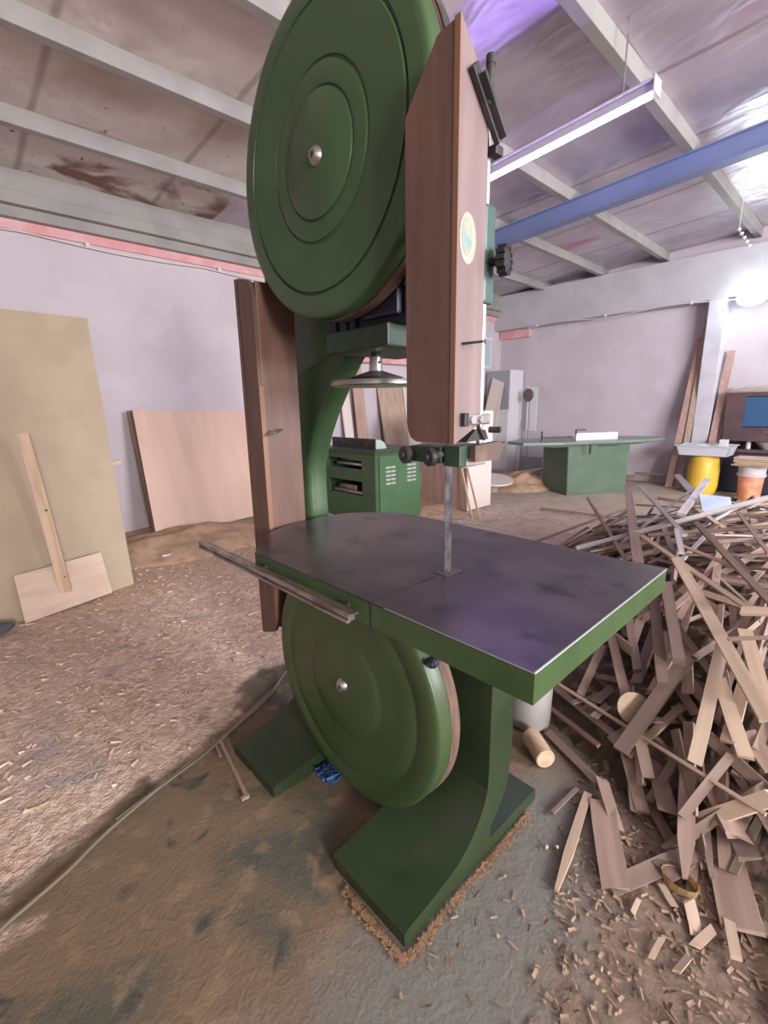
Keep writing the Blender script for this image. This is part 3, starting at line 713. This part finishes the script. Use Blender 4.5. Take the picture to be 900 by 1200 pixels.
# cabinet carcass under the guide block
cc = thing('cabinet_carcass', 'unfinished cabinet carcass with brown front standing past the green planer', 'cabinet', (0,0,0))
bm = B(); box(bm, -3.5, -2.62, 4.35, 4.92, .02, 1.42); obj('body', bm, PALEW, cc)
bm = B(); box(bm, -3.5, -3.08, 4.33, 4.35, .03, 1.41); box(bm, -3.07, -2.63, 4.33, 4.35, .03, 1.41); obj('door_panel', bm, PINKW, cc)
for i, (a, b_) in enumerate((((540,545),(553,607)), ((547,545),(562,608)))):
    tag(board('leaning_lath', at(*b_,2,.01), at(*a,1,4.28), .028, .015, PINE, up=(0,-1,0)),
        ['thin pale lath leaning on the cabinet carcass, the left one of two','thin pale lath leaning on the cabinet carcass, the right one of two'][i], 'lath', 'laths leaning on the cabinet carcass')
# planks leaning on the left wall, seen between column and blade guard
def wall_plank(px0, px1, ptop, xb, m, label, name='leaning_plank', t=.03):
    a = at(px0, ptop, 0, XW+.06); b_ = at(px1, ptop, 0, XW+.06); bm = B()
    slab(bm, [(xb,a.y,0),(xb,b_.y,0),(XW+.04,b_.y,b_.z),(XW+.04,a.y,a.z)], (-1,0,-.2), t*.8)
    return tag(obj(name, bm, m), label, 'plank')
TANP = mat('tan_plank', (.42,.31,.24), .65, c2=(.35,.25,.19), scale=3, stretch=(6,6,.4))
wall_plank(399,409,455,-4.75,PALEW,'pale plank on the left wall seen right beside the bandsaw column')
wall_plank(409,418,400,-4.70,PINKW,'dark brown plank on the left wall beside the column')
wall_plank(418,424,430,-4.72,TANP,'narrow tan plank on the left wall next to the dark brown one')
wall_plank(443,471,452,-4.65,TANP,'wide tan plank on the left wall seen under the tension handwheel')
wall_plank(472,482,448,-4.70,mat('cream_plank',(.58,.50,.42),.65),'narrow cream plank right of the wide tan plank')
wall_plank(485,500,520,-4.5,PINKW,'low brown board on the left wall behind the green planer')
bm = B(); slab(bm, [(-4.9,4.4,2.24),(-4.9,5.9,2.24),(-4.98,5.9,2.46),(-4.98,4.4,2.46)], (-1,0,0), .03); 
for y in (4.6, 5.7): box(bm, XW, -4.9, y-.02, y+.02, 2.30, 2.34)
tag(obj('wall_shelf_board', bm, PINK), 'pinkish board fixed high on the left wall above the planks', 'board')

# ------------------------------------------------------------------ far left corner
# window beside the corner
bm = B(); Yw0, Yw1, Zw0, Zw1 = 7.35, 8.35, 2.28, 2.95
for y in (Yw0, Yw1-.06): box(bm, XW, XW+.05, y, y+.06, Zw0, Zw1)
for z in (Zw0, Zw1-.06): box(bm, XW, XW+.05, Yw0+.06, Yw1-.06, z, z+.06)
w = struct('window_1', bm, WHT)
bm = B(); box(bm, XW+.005, XW+.015, Yw0+.06, Yw1-.06, Zw0+.06, Zw1-.06); obj('pane', bm, mat('window_pane', (.40,.50,.58), .15), w)
ct = thing('tall_cupboard', 'tall cupboard with grey upper door and white lower door in the far left corner', 'cupboard', (0,0,0))
qa = at(568,433,1,8.2); qb = at(598,433,1,8.2); qa.x = max(qa.x, XW+.04); zmid = at(598,480,1,8.2).z; zt_ = qb.z
bm = B(); box(bm, qa.x, qb.x, 8.22, 8.75, 0, zt_); obj('body', bm, WHT, ct)
bm = B(); box(bm, qa.x+.01, qb.x-.01, 8.195, 8.219, zmid+.01, zt_-.01); obj('upper_door', bm, GREY, ct)
bm = B(); box(bm, qa.x+.01, qb.x-.01, 8.195, 8.219, .05, zmid-.01); obj('lower_door', bm, mat('white_door',(.66,.65,.67),.5), ct)
a = at(562,442,1,7.7); b_ = at(576,448,1,7.7)
bm = B(); slab(bm, [(a.x,7.45,0),(b_.x+.12,7.45,0),(b_.x,8.17,a.z-.12),(a.x+.02,8.17,a.z)], (0,1,0), .02)
tag(obj('leaning_plank', bm, mat('cream_board',(.62,.52,.45),.6)), 'cream tapered plank leaning on the tall grey and white cupboard', 'plank')
for i, (u0, u1, vt, mm, lab) in enumerate(((600,606,480,PALEW,'pale lath on the far wall right beside the tall cupboard'),(607,612,484,TANP,'tan lath on the far wall between the cupboard and the fan'))):
    a = at(u0, vt, 1, YW-.03); b_ = at(u1, vt, 1, YW-.03)
    bm = B(); slab(bm, [(a.x,8.5,0),(b_.x,8.5,0),(b_.x,YW-.03,b_.z),(a.x,YW-.03,a.z)], (0,1,0), .02); tag(obj('leaning_lath', bm, mm), lab, 'lath')
fan = thing('pedestal_fan', 'pedestal fan with dark round head against the far wall', 'fan', (0,0,0))
fp = at(620,463,1,8.45); bm = B(); lathe(bm, [(0,.0),(.05,.0),(.07,.02),(.13,.03),(.14,.05),(.13,.07),(.05,.08),(0,.08)], fp+Vector((0,.04,0)), (-.2,-1,0), 24); obj('head', bm, mat('brown_metal',(.13,.10,.09),.5), fan, smooth=True)
bm = B(); cyl(bm, (fp.x,8.5,.05), .02, fp.z-.05); cyl(bm, (fp.x,8.5,0), .18, .05); obj('stand', bm, GREY, fan)
bm = B(); box(bm, at(616,463,1,8.7).x, at(628,463,1,8.7).x, 8.76, 8.79, .9, at(616,455,1,8.7).z+.02); tag(obj('wall_panel', bm, WHT), 'narrow white panel on the far wall behind the fan', 'panel')
bm = B(); box(bm, at(611,540,1,8.0).x, at(634,540,1,8.0).x, 8.0, 8.3, 0, .42, .01); tag(obj('grey_bin', bm, GREY), 'low grey box in front of the far wall left of the table saw', 'box')
# lying planks and round top left of the saw
o = board('lying_plank', at(572,560,1,6.6), at(640,549,1,7.3), .22, .03, STKL); tag(o, 'pale plank lying across scraps left of the table saw', 'plank')
o = board('lying_plank', at(578,566,1,6.5), at(610,556,1,6.9), .12, .04, STKG); tag(o, 'grey plank below the pale plank left of the table saw', 'plank')
bm = B(); c_ = at(578,562,2,.22); cyl(bm, Vector((0,0,-.015)), .34, .03, (.12,-.10,1), 40); 
rt = thing('round_table', 'low round wooden top on a stub among sawdust left of the table saw', 'table', c_-Vector((0,0,.22)))
o = obj('round_top', bm, PALEW, rt, smooth=True); o.location = (0,0,.22)
bm = B(); cyl(bm, (0,0,0), .09, .215); obj('stub', bm, TANP, rt)
# ------------------------------------------------------------------ table saw
ts = thing('table_saw', 'green table saw with a long sliding top near the far wall', 'table saw', (-2.13,6.44,0)); ts.rotation_euler = (0,0,math.radians(60))
# local x along the top, local y away to the left
bm = B(); prism(bm, [(0,0),(1.08,0),(1.13,.82),(-.03,.82)][:0] or [(-.02,0),(1.10,0),(1.13,.82),(-.05,.82)], 1, 0, .72, .006); obj('cabinet', bm, GSAW, ts)
bm = B(); prism(bm, [(-.93,.38),(-.86,.0),(-.25,-.16),(1.25,-.16),(1.86,.05),(1.90,.42),(1.5,.75),(-.5,.78)], 2, .86, .90, .006)
tt = obj('saw_top', bm, GTOP, ts)
bm = B(); prism(bm, [(-.84,.858),(-.3,.81),(1.3,.81),(1.84,.858)], 1, .0, .60); obj('top_rib', bm, GSAW, ts)
bm = B(); box(bm, .15, .95, .10, .13, .90, 1.02, .003); obj('rip_fence', bm, WHT, ts)
bm = B(); box(bm, -.42, -.40, .20, .22, .90, 1.06); box(bm, -.42, .15, .2, .22, .945, .965); box(bm, .14, .16, .10, .12, 1.0, 1.08); box(bm, .14, .32, .10, .12, 1.065, 1.08); obj('crosscut_fence', bm, DARK, ts)
bm = B(); box(bm, .22, .25, -.175, -.155, .70, .86); box(bm, .5, .9, -.01, -.002, .80, .815); obj('front_lever', bm, DARK, ts)
# ------------------------------------------------------------------ drum with tray, bucket, bench
bm = B(); dc = at(833,575,2,0); dc = Vector((-.62,8.05,0)); rr = .215
lathe(bm, [(0,.0),(rr*.82,.0),(rr*.95,.06),(rr*1.02,.14),(rr*1.03,.40),(rr*.97,.52),(rr*.9,.60),(rr*.72,.64),(0,.64)], dc, (0,0,1), 32)
tag(obj('yellow_drum', bm, YEL, smooth=True), 'yellow plastic drum carrying a shallow white tray', 'drum')
tr_ = thing('white_tray', 'shallow white plastic basin set on the yellow drum', 'tray', (0,0,0)); bm = B()
box(bm, dc.x-.33, dc.x+.33, dc.y-.22, dc.y+.22, .645, .66); 
for s in (-1, 1):
    slab(bm, [(dc.x-.33,dc.y+s*.22,.645),(dc.x+.33,dc.y+s*.22,.645),(dc.x+.37,dc.y+s*.25,.80),(dc.x-.37,dc.y+s*.25,.80)], (0,-s,0), .012)
    slab(bm, [(dc.x+s*.33,dc.y-.22,.645),(dc.x+s*.33,dc.y+.22,.645),(dc.x+s*.37,dc.y+.25,.80),(dc.x+s*.37,dc.y-.25,.80)], (-s,0,0), .012)
    box(bm, dc.x-.39, dc.x+.39, dc.y+s*.26-.015, dc.y+s*.26+.015, .795, .81)
obj('basin', bm, mat('tray_plastic', (.50,.52,.56), .45), tr_)
bm = B(); bmesh.ops.create_uvsphere(bm, u_segments=16, v_segments=8, radius=1)
for v in bm.verts: v.co = Vector((dc.x-.07+v.co.x*.16, dc.y+v.co.y*.13, .74+v.co.z*.08*(1+.4*noise.noise(v.co*3))))
tag(obj('white_rag', bm, WHT, smooth=True), 'crumpled white rag heaped in the white basin on the yellow drum', 'rag')
bm = B(); box(bm, dc.x+.17, dc.x+.28, dc.y-.05, dc.y+.05, .662, .90, .006); tag(obj('white_box', bm, WHT), 'small white box standing in the white basin on the yellow drum', 'box')
bk = thing('paint_bucket', 'paint bucket with an orange label and a pale rim, loaded with wood scraps', 'bucket', (.03,7.95,0)); rr = .165
bm = B(); lathe(bm, [(0,.0),(rr*.84,.0),(rr*.86,.01),(rr*.98,.36)], (0,0,0), (0,0,1), 32); obj('label_band', bm, ORG, bk, smooth=True)
bm = B(); lathe(bm, [(rr*.98,.36),(rr*1.10,.37),(rr*1.13,.40),(rr*1.02,.41),(rr*1.05,.50),(rr*1.1,.52),(0,.52)], (0,0,0), (0,0,1), 32); obj('rim', bm, mat('bucket_grey',(.52,.48,.48),.5), bk, smooth=True)
for i in range(6):
    o = board('scrap_block', (.03-.24+random.uniform(-.03,.03), 7.95-.1+i*.035, .54+.022*i), (.03+.24, 7.95-.12+i*.04+random.uniform(-.08,.08), .54+.022*i), .14, .02, STKL, ragged=.2)
    tag(o, 'flat pale wood scrap stacked on the orange paint bucket', 'wood offcut', 'scraps on the paint bucket')
# dark workbench cabinet with glass by the far wall
wb = thing('dark_sideboard', 'dark brown cabinet with a bluish glass pane against the far wall', 'cabinet', (0,0,0)); a = at(853,458,1,8.45)
bm = B(); cx0 = -.50; cx1 = 1.3
box(bm, cx0, cx1, 8.4, 8.76, 1.56, 1.62); box(bm, cx0, cx0+.05, 8.4, 8.76, 0, 1.56); box(bm, cx1-.05, cx1, 8.4, 8.76, 0, 1.56); box(bm, cx0+.05, cx1-.05, 8.72, 8.76, 0, 1.56)
box(bm, cx0+.05, cx1-.05, 8.4, 8.72, .86, 1.08); box(bm, cx0+.05, cx0+.24, 8.4, 8.42, 1.08, 1.56); box(bm, cx0+.05, cx1-.05, 8.38, 8.72, .68, .73)
obj('body', bm, CAB, wb)
bm = B(); box(bm, cx0+.24, cx1-.06, 8.43, 8.44, 1.09, 1.55); obj('glass_pane', bm, GLS, wb)
bm = B(); box(bm, cx0+.05, cx1-.06, 8.43, 8.45, .03, .67); obj('lower_door', bm, BLUEDK, wb)
bm = B(); box(bm, .02, .3, 8.37, 8.40, 1.0, 1.02, .003); obj('handle', bm, STEEL, wb)
bm = B(); lathe(bm, [(0,0),(.035,0),(.035,.10),(.012,.15),(.012,.20),(0,.20)], (-.17,8.36,1.08) if False else (-.16,8.55,.73), (0,0,1), 16); tag(obj('small_bottle', bm, WHT, smooth=True), 'small white bottle on the open shelf of the dark cabinet', 'bottle')
bm = B(); lathe(bm, [(0,0),(.06,0),(.16,.12),(.15,.12),(.05,.01),(0,.01)], (.08,8.54,.73), (0,0,1), 24); tag(obj('plaster_bowl', bm, WHITEP, smooth=True), 'beige bowl on the open shelf of the dark cabinet', 'bowl')
for i in range(4):
    o = board('stacked_board', (cx0+.02+.1*i, 8.5+.03*i, 1.635+.024*i), (cx0+1.2, 8.52+.03*i, 1.635+.024*i), .2-.02*i, .02, STKL if i % 2 else STKG)
    tag(o, 'thin board stacked on top of the dark cabinet', 'board', 'boards on the dark cabinet')
# planks leaning beside the pillar
for i, (pb_, pt_, w_, mm, lab) in enumerate((((785,556),(822,395),.10,PINKW,'brown plank leaning against the far wall left of the pillar, the outermost'),((797,556),(830,375),.08,TANP,'brown plank leaning between the outer plank and the pillar'),
        ((836,545),(860,372),.10,PINKW,'brown plank leaning just right of the pillar'),((846,545),(858,440),.06,TANP,'short tan plank leaning right of the pillar by the dark cabinet'))):
    a = at(*pb_,1,8.25); a.z = .02; b_ = at(*pt_,1,8.44 if i > 1 else 8.74)
    if i > 1: a = Vector((-.66+.06*(i-2),8.3,.0)); b_ = Vector((-.60+.055*(i-2), 8.72, 2.3-.6*(i-2)))
    tag(board('leaning_plank', a, b_, w_, .03, mm, up=(0,-1,0)), lab, 'plank')
# scraps on floor before the far wall
for i in range(12):
    p = at(random.uniform(728,812), random.uniform(548,560), 2, .03+.012*i); an = random.uniform(-.5,.5); l = random.uniform(.3,.7)
    d_ = Vector((math.cos(an), math.sin(an), 0)); o = board('floor_scrap', p-d_*l/2, p+d_*l/2+Vector((0,0,random.uniform(0,.1))), random.uniform(.05,.14), .02, STKL if i % 3 else STKG, ragged=.2)
    tag(o, 'wood scrap lying on the floor between table saw and pillar', 'wood offcut', 'scraps between table saw and pillar')

# ------------------------------------------------------------------ light fixture, flood lamp
lf = thing('tube_light', 'long violet-white tube light fixture hanging under the foil ceiling', 'light', (0,0,0))
za, zb = 3.455, 3.535; xa, xb = -1.72, -.10; ya, yb = 2.98, 2.93
def bar(bm, p, q, w, h):
    p = Vector(p); q = Vector(q); x = (q-p).normalized(); y = Vector((0,0,1)).cross(x).normalized(); z = x.cross(y)
    A = [bm.verts.new(p+y*s*w/2+z*t*h/2) for s, t in ((-1,-1),(1,-1),(1,1),(-1,1))]; C_ = [bm.verts.new(q+y*s*w/2+z*t*h/2) for s, t in ((-1,-1),(1,-1),(1,1),(-1,1))]
    for i in range(4): bm.faces.new((A[i], C_[i], C_[(i+1)%4], A[(i+1)%4]))
    bm.faces.new(A[::-1]); bm.faces.new(C_)
bm = B(); bar(bm, (xa,ya,za+.075), (xb,yb,zb+.075), .13, .012); bar(bm, (xa,ya,za+.045), (xb,yb,zb+.045), .05, .05); bar(bm, (xb-.004,yb,zb+.045),(xb+.004,yb,zb+.045), .13, .10)
obj('housing', bm, ALU, lf)
bm = B(); tube(bm, [(xa,ya,za),(xb-.03,yb,zb)], .017, 12); obj('tube', bm, TUBE, lf)
bm = B()
for t in (.12, .85): x = xa+(xb-xa)*t; tube(bm, [(x,ya,za+.08+(zb-za)*t),(x,ya,zc(x)+.14)], .006, 6)
obj('hanger', bm, STEEL, lf)
fd = thing('flood_light', 'blazing white flood light fixed on the concrete beam of the far wall', 'light', (0,0,0)); fc = at(882,348,1,8.36)
bm = B(); box(bm, fc.x-.15, fc.x+.15, fc.y+.02, fc.y+.09, fc.z-.09, fc.z+.09, .01); box(bm, fc.x-.03, fc.x+.03, fc.y+.09, 8.5, fc.z+.05, fc.z+.11); obj('lamp_case', bm, GREY, fd)
bm = B(); bmesh.ops.create_uvsphere(bm, u_segments=24, v_segments=12, radius=1)
for v in bm.verts: v.co = Vector((fc.x+v.co.x*.20, fc.y-.02+v.co.y*.045, fc.z+v.co.z*.125))
obj('lamp_glass', bm, LAMP, fd, smooth=True)
# small hanging hook chain by the blue beam
bm = B(); hc = at(866,270,1,6.2)
for i in range(5): cyl(bm, hc+Vector((.03*i,.0,-.05*i)), .022, .02, (0,0,1), 10)
tube(bm, [hc+Vector((0,0,.02)), Vector((hc.x, hc.y, zc(hc.x)+.12))], .004, 6)
for i in range(4): tube(bm, [hc+Vector((.03*i,0,-.05*i)), hc+Vector((.03*(i+1),0,-.05*(i+1)))], .004, 6)
tag(obj('hanging_chain', bm, WHT, smooth=True), 'short string of small white discs hanging by the blue beam', 'chain')

# ------------------------------------------------------------------ THE PILE OF OFFCUTS
def march(px, py, off=0.):
    r = ray(px, py); t = .4
    while t < 16:
        p = CP+r*t
        if p.z <= ph(p.x, p.y)*1.0+off: return p
        t += .01
        if p.y > 5.3: return at(px, py, 1, 4.2)
    return p
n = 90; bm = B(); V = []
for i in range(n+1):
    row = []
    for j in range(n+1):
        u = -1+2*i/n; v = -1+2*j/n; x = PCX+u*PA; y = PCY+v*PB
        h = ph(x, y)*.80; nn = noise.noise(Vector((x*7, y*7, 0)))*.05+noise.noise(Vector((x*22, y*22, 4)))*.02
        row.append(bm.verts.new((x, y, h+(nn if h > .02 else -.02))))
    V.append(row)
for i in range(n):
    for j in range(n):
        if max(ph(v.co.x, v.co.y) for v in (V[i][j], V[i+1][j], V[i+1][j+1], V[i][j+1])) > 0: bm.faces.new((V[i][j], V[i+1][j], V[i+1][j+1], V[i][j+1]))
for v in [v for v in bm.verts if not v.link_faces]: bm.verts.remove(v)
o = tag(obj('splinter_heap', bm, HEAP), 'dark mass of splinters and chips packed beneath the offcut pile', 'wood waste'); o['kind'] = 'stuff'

key = [ # px0,py0,px1,py1, width, thickness, material, label, extra lift
 (675,643,905,582,.030,.018,STKG,'long bright grey batten crossing the top of the offcut pile',.12),
 (760,627,905,617,.022,.012,STK,'thin level batten just below the long bright grey one',.10),
 (688,583,733,655,.024,.014,STK,'thin brown batten sloping down at the back left of the pile',.10),
 (735,568,748,660,.060,.016,STK,'wide greyish brown slat standing nearly upright at the back of the pile',.12),
 (633,596,728,607,.030,.014,STK,'batten lying low at the left rear edge of the pile',.03),
 (627,635,735,595,.026,.014,STK,'dark batten poking left from the rear of the pile',.03),
 (750,570,802,627,.030,.016,STKG,'greyish batten sloping right from the top rear of the pile',.10),
 (793,655,900,845,.050,.016,STKL,'broad pale board sloping steeply down across the right of the pile',.20),
 (752,628,878,714,.022,.014,STKL,'slim pale strip sloping right across the middle of the pile',.20),
 (815,612,905,708,.030,.016,STK,'brown strip sloping right near the right edge of the pile',.16),
 (766,700,777,803,.044,.030,STK,'grooved batten pointing at the camera, the nearer one',.14),
 (780,684,796,776,.048,.030,STK,'grooved batten pointing at the camera, beside the nearer one',.17),
 (716,745,733,815,.040,.016,STK,'brown board end below the table corner, left of the round disc',.05),
 (737,725,747,785,.036,.016,STK,'shaded brown board end left of the grooved battens',.04),
 (806,770,727,880,.055,.030,STK,'thick brown batten slanting down left in the middle of the pile',.10),
 (846,757,814,895,.046,.020,STKL,'pale batten slanting down left at the front right of the pile',.13),
 (842,795,874,888,.050,.018,STKL,'pale board slanting down right beneath the steep broad board',.07),
 (655,802,898,955,.014,.010,STKL,'very long slim pale strip lying over the front of the pile',.10),
 (651,806,718,860,.030,.014,STK,'short brown board under the start of the long slim strip',.03),
 (822,962,905,934,.050,.014,STKL,'pale broken board end lying level at the right edge of the frame',.07),
 (748,860,760,912,.042,.026,STK,'stubby block end in the front middle of the pile',.04),
 (733,878,753,952,.048,.014,STK,'flat brown board end in front of the stubby block',.01),
 (805,910,803,1030,.050,.012,STK,'flat brown board with a pointed end lying on the floor before the pile',.015),
 (850,1010,872,1094,.105,.010,STK,'wide brown board lying flat at the front of the pile',.008),
 (705,940,722,1043,.085,.007,STK,'wide thin board half buried in sawdust at the near left of the pile',.004),
 (827,960,833,1030,.022,.012,STK,'narrow strip lying just right of the pointed flat board',.012),
 (847,970,850,1020,.036,.012,STK,'short tan board lying under the broken board end',.012),
 (855,1080,863,1124,.028,.010,STKL,'short pale stub at the nearest edge of the pile',.008),
 (642,858,702,918,.034,.010,STK,'brown wedge lying on the floor near the white canister',.01),
 (643,828,702,874,.022,.012,STK,'thin brown strip lying above the brown wedge',.03),
 (706,757,680,815,.036,.014,STK,'brown board leaning up under the table corner',.05),
 (873,738,900,835,.050,.016,STKL,'pale board leaning at the right frame edge, mostly cut off',.12),
 (868,716,905,717,.035,.018,STKL,'pale board end entering from the right edge above the thin twig',.24),
 (853,749,905,747,.014,.010,STK,'thin twig like strip entering from the right frame edge',.22),
 (793,557,818,584,.055,.020,STKG,'pale grey slat sticking up at the far top of the pile',.10),
 (829,562,798,603,.050,.020,STKG,'pale grey slat crossing the upright one at the far top',.12),
 (800,640,870,668,.018,.010,STKL,'thin pale strip near the centre top of the pile',.12),
 (865,600,902,650,.018,.012,STK,'thin brown strip falling to the right frame edge at the top',.12),
 (793,620,799,648,.030,.012,STKG,'short bright chip standing between the top battens',.14),
 (876,860,908,905,.060,.014,STK,'reddish brown board going under the right frame edge',.03),
]
for (a0,b0,a1,b1,w_,t_,mm,lab,lift) in key:
    P0 = march(a0,b0,.02+lift); P1 = march(a1,b1,.02+lift)
    up_ = Vector((0,0,1))*.6-ray((a0+a1)/2,(b0+b1)/2)*.8
    o = board('wood_offcut', P0, P1, w_, t_, mm, up=up_, ragged=.15, point=.3 if 'pointed' in lab else 0); tag(o, lab, 'wood offcut', 'offcuts in the scrap pile')
flat_rng = random.Random(5)
for i in range(44):
    if i < 26: x = flat_rng.uniform(.72,1.38); y = flat_rng.uniform(.42,.95)
    else: x = flat_rng.uniform(.55,1.0); y = flat_rng.uniform(.85,1.35)
    if x < .72 and y < 1.0: continue
    if x < .95 and y < .6: continue
    an = flat_rng.gauss(math.radians(105), .35 if i < 26 else .9); L_ = flat_rng.uniform(.12,.36); dv = Vector((math.cos(an), math.sin(an), 0))
    z = .010+.004*(i % 5)+ph(x, y)*.8; w_ = flat_rng.uniform(.02,.075) if i < 26 else flat_rng.uniform(.015,.045); dv.z = flat_rng.uniform(0,.12)
    o = board('wood_offcut', Vector((x,y,z))-dv*L_/2+Vector((0,0,.0)), Vector((x,y,z))+dv*L_/2+Vector((0,0,abs(dv.z)*L_*.5)), w_, .008, STK, ragged=.35, roll=flat_rng.gauss(0,.08))
    tag(o, 'flat brown offcut lying near the floor at the front of the pile', 'wood offcut', 'flat offcuts at the foot of the pile')
# round disc among the offcuts
p = march(742,830,.06); bm = B(); cyl(bm, (0,0,0), .065, .014, (.5,-.75,.55), 28); tag(obj('wooden_disc', bm, STKL, smooth=True, loc=p), 'round brown wooden disc lying among the offcuts', 'wooden disc')
p = march(842,577,.05); bm = B(); box(bm, -.11,.11,-.006,.006,-.08,.08); o = obj('plastic_sheet', bm, BLUEP, loc=march(838,600,.02)+Vector((0,0,.05))); o.rotation_euler = (-.7,.1,.7); tag(o, 'pale bluish sheet scrap at the back of the pile', 'sheet')
# curled veneer
bm = B(); p = march(795,1040,.0); V1 = []
for i in range(15):
    a = 2*PI*i/13; r_ = .045+.006*i/14
    V1.append((bm.verts.new((math.cos(a)*r_, math.sin(a)*r_*.7, .0)), bm.verts.new((math.cos(a)*r_*1.1, math.sin(a)*r_*.75, .032))))
for a, b_ in zip(V1, V1[1:]): bm.faces.new((a[0], b_[0], b_[1], a[1]))
bmesh.ops.solidify(bm, geom=bm.faces[:], thickness=.002)
tag(obj('veneer_curl', bm, mat('veneer', (.50,.33,.17), .6), loc=(p.x,p.y,.004)), 'curled yellowish veneer strip on the floor before the pile', 'veneer curl')
# the bulk of the pile
cnt = 0; rng = random.Random(21); names = (('brown wood offcut jumbled in the scrap pile', STK), ('grey-tinged wood offcut jumbled in the scrap pile', STKG), ('pale wood offcut jumbled in the scrap pile', STKL))
tries = 0
while cnt < 250 and tries < 5000:
    tries += 1
    # sample in the part of the mound the frame shows
    y = rng.uniform(.75, 5.6); x = rng.uniform(-.75, 1.75)
    if x > 1.29-.15*(y+.95)+.25 and rng.random() < .92: continue
    h = ph(x, y)
    if h <= 0.02: continue
    if y > 2.5 and rng.random() < .45: continue
    e = .05; g = Vector(((ph(x+e,y)-ph(x-e,y))/(2*e), (ph(x,y+e)-ph(x,y-e))/(2*e)))
    near = y < 1.9
    an = rng.gauss(math.radians(100 if near else 60), .45 if near else .9)
    d_ = Vector((math.cos(an), math.sin(an))); L_ = rng.uniform(.18,.55) if near else rng.uniform(.35,1.2)
    slope = max(-1., min(1., g.dot(d_)*.8+rng.gauss(0, .12)))
    dv = Vector((d_.x, d_.y, slope)).normalized(); c_ = Vector((x, y, h*.88+rng.uniform(.0,.09)))
    P0 = c_-dv*L_/2; P1 = c_+dv*L_/2
    if min(P0.z, P1.z) < .012: 
        dz = .012-min(P0.z, P1.z)
        if dz > .15: continue
        P0.z += dz; P1.z += dz
    # stay clear of the saw's legs and canister
    if any(q.x < .66 and q.y < 1.15 for q in (P0, c_, P1)): continue
    if any(q.z > .92 and q.x < 1.0 and q.y < .7 for q in (P0, P1)): continue
    if any((q-CP).length < .9 for q in (P0, P1)): continue
    w_ = rng.uniform(.018,.050) if near else rng.uniform(.014,.042); t_ = rng.uniform(.008,.02)
    k_ = rng.random(); lab, mm = names[0] if k_ < .68 else names[1] if k_ < .84 and y > 2.2 else names[2] if k_ > .86 else names[0]
    o = board('wood_offcut', P0, P1, w_, t_, mm, up=Vector((-g.x,-g.y,1))+Vector((rng.gauss(0,.3),rng.gauss(0,.3)-.3,0)), ragged=.2, roll=rng.gauss(0,.4))
    tag(o, lab, 'wood offcut', 'jumbled offcuts: '+lab.split(' wood')[0]); cnt += 1
# ------------------------------------------------------------------ light
def area(name, loc, tgt, sx, sy, power, color):
    l = bpy.data.lights.new(name, 'AREA'); l.shape = 'RECTANGLE'; l.size = sx; l.size_y = sy; l.energy = power; l.color = color
    o = bpy.data.objects.new(name, l); COL.objects.link(o); o.location = loc
    o.rotation_euler = (Vector(tgt)-Vector(loc)).to_track_quat('-Z', 'Y').to_euler(); return o
area('door_daylight', (7.3,-1.9,2.3), (-4,1.2,1.2), 1.2, 1.4, 430, (1,.95,.92))
area('far_wall_fill', (6.6,2.6,2.7), (-2.6,8.8,1.3), 3.0, 2.4, 640, (.95,.95,1))  # fill lamp added to brighten the far wall, no window stands here
l = bpy.data.lights.new('flood', 'POINT'); l.energy = 9; l.color = (.70,.85,1); l.shadow_soft_size = .15
o = bpy.data.objects.new('flood', l); COL.objects.link(o); o.location = fc+Vector((0,-.45,-.1))
W = bpy.data.worlds.new('world'); SC.world = W; W.use_nodes = True
W.node_tree.nodes['Background'].inputs[0].default_value = (.95,.93,1,1); W.node_tree.nodes['Background'].inputs[1].default_value = .95

SC.view_settings.view_transform = 'Standard'; SC.view_settings.look = 'None'; SC.view_settings.gamma = 1; SC.view_settings.exposure = .45
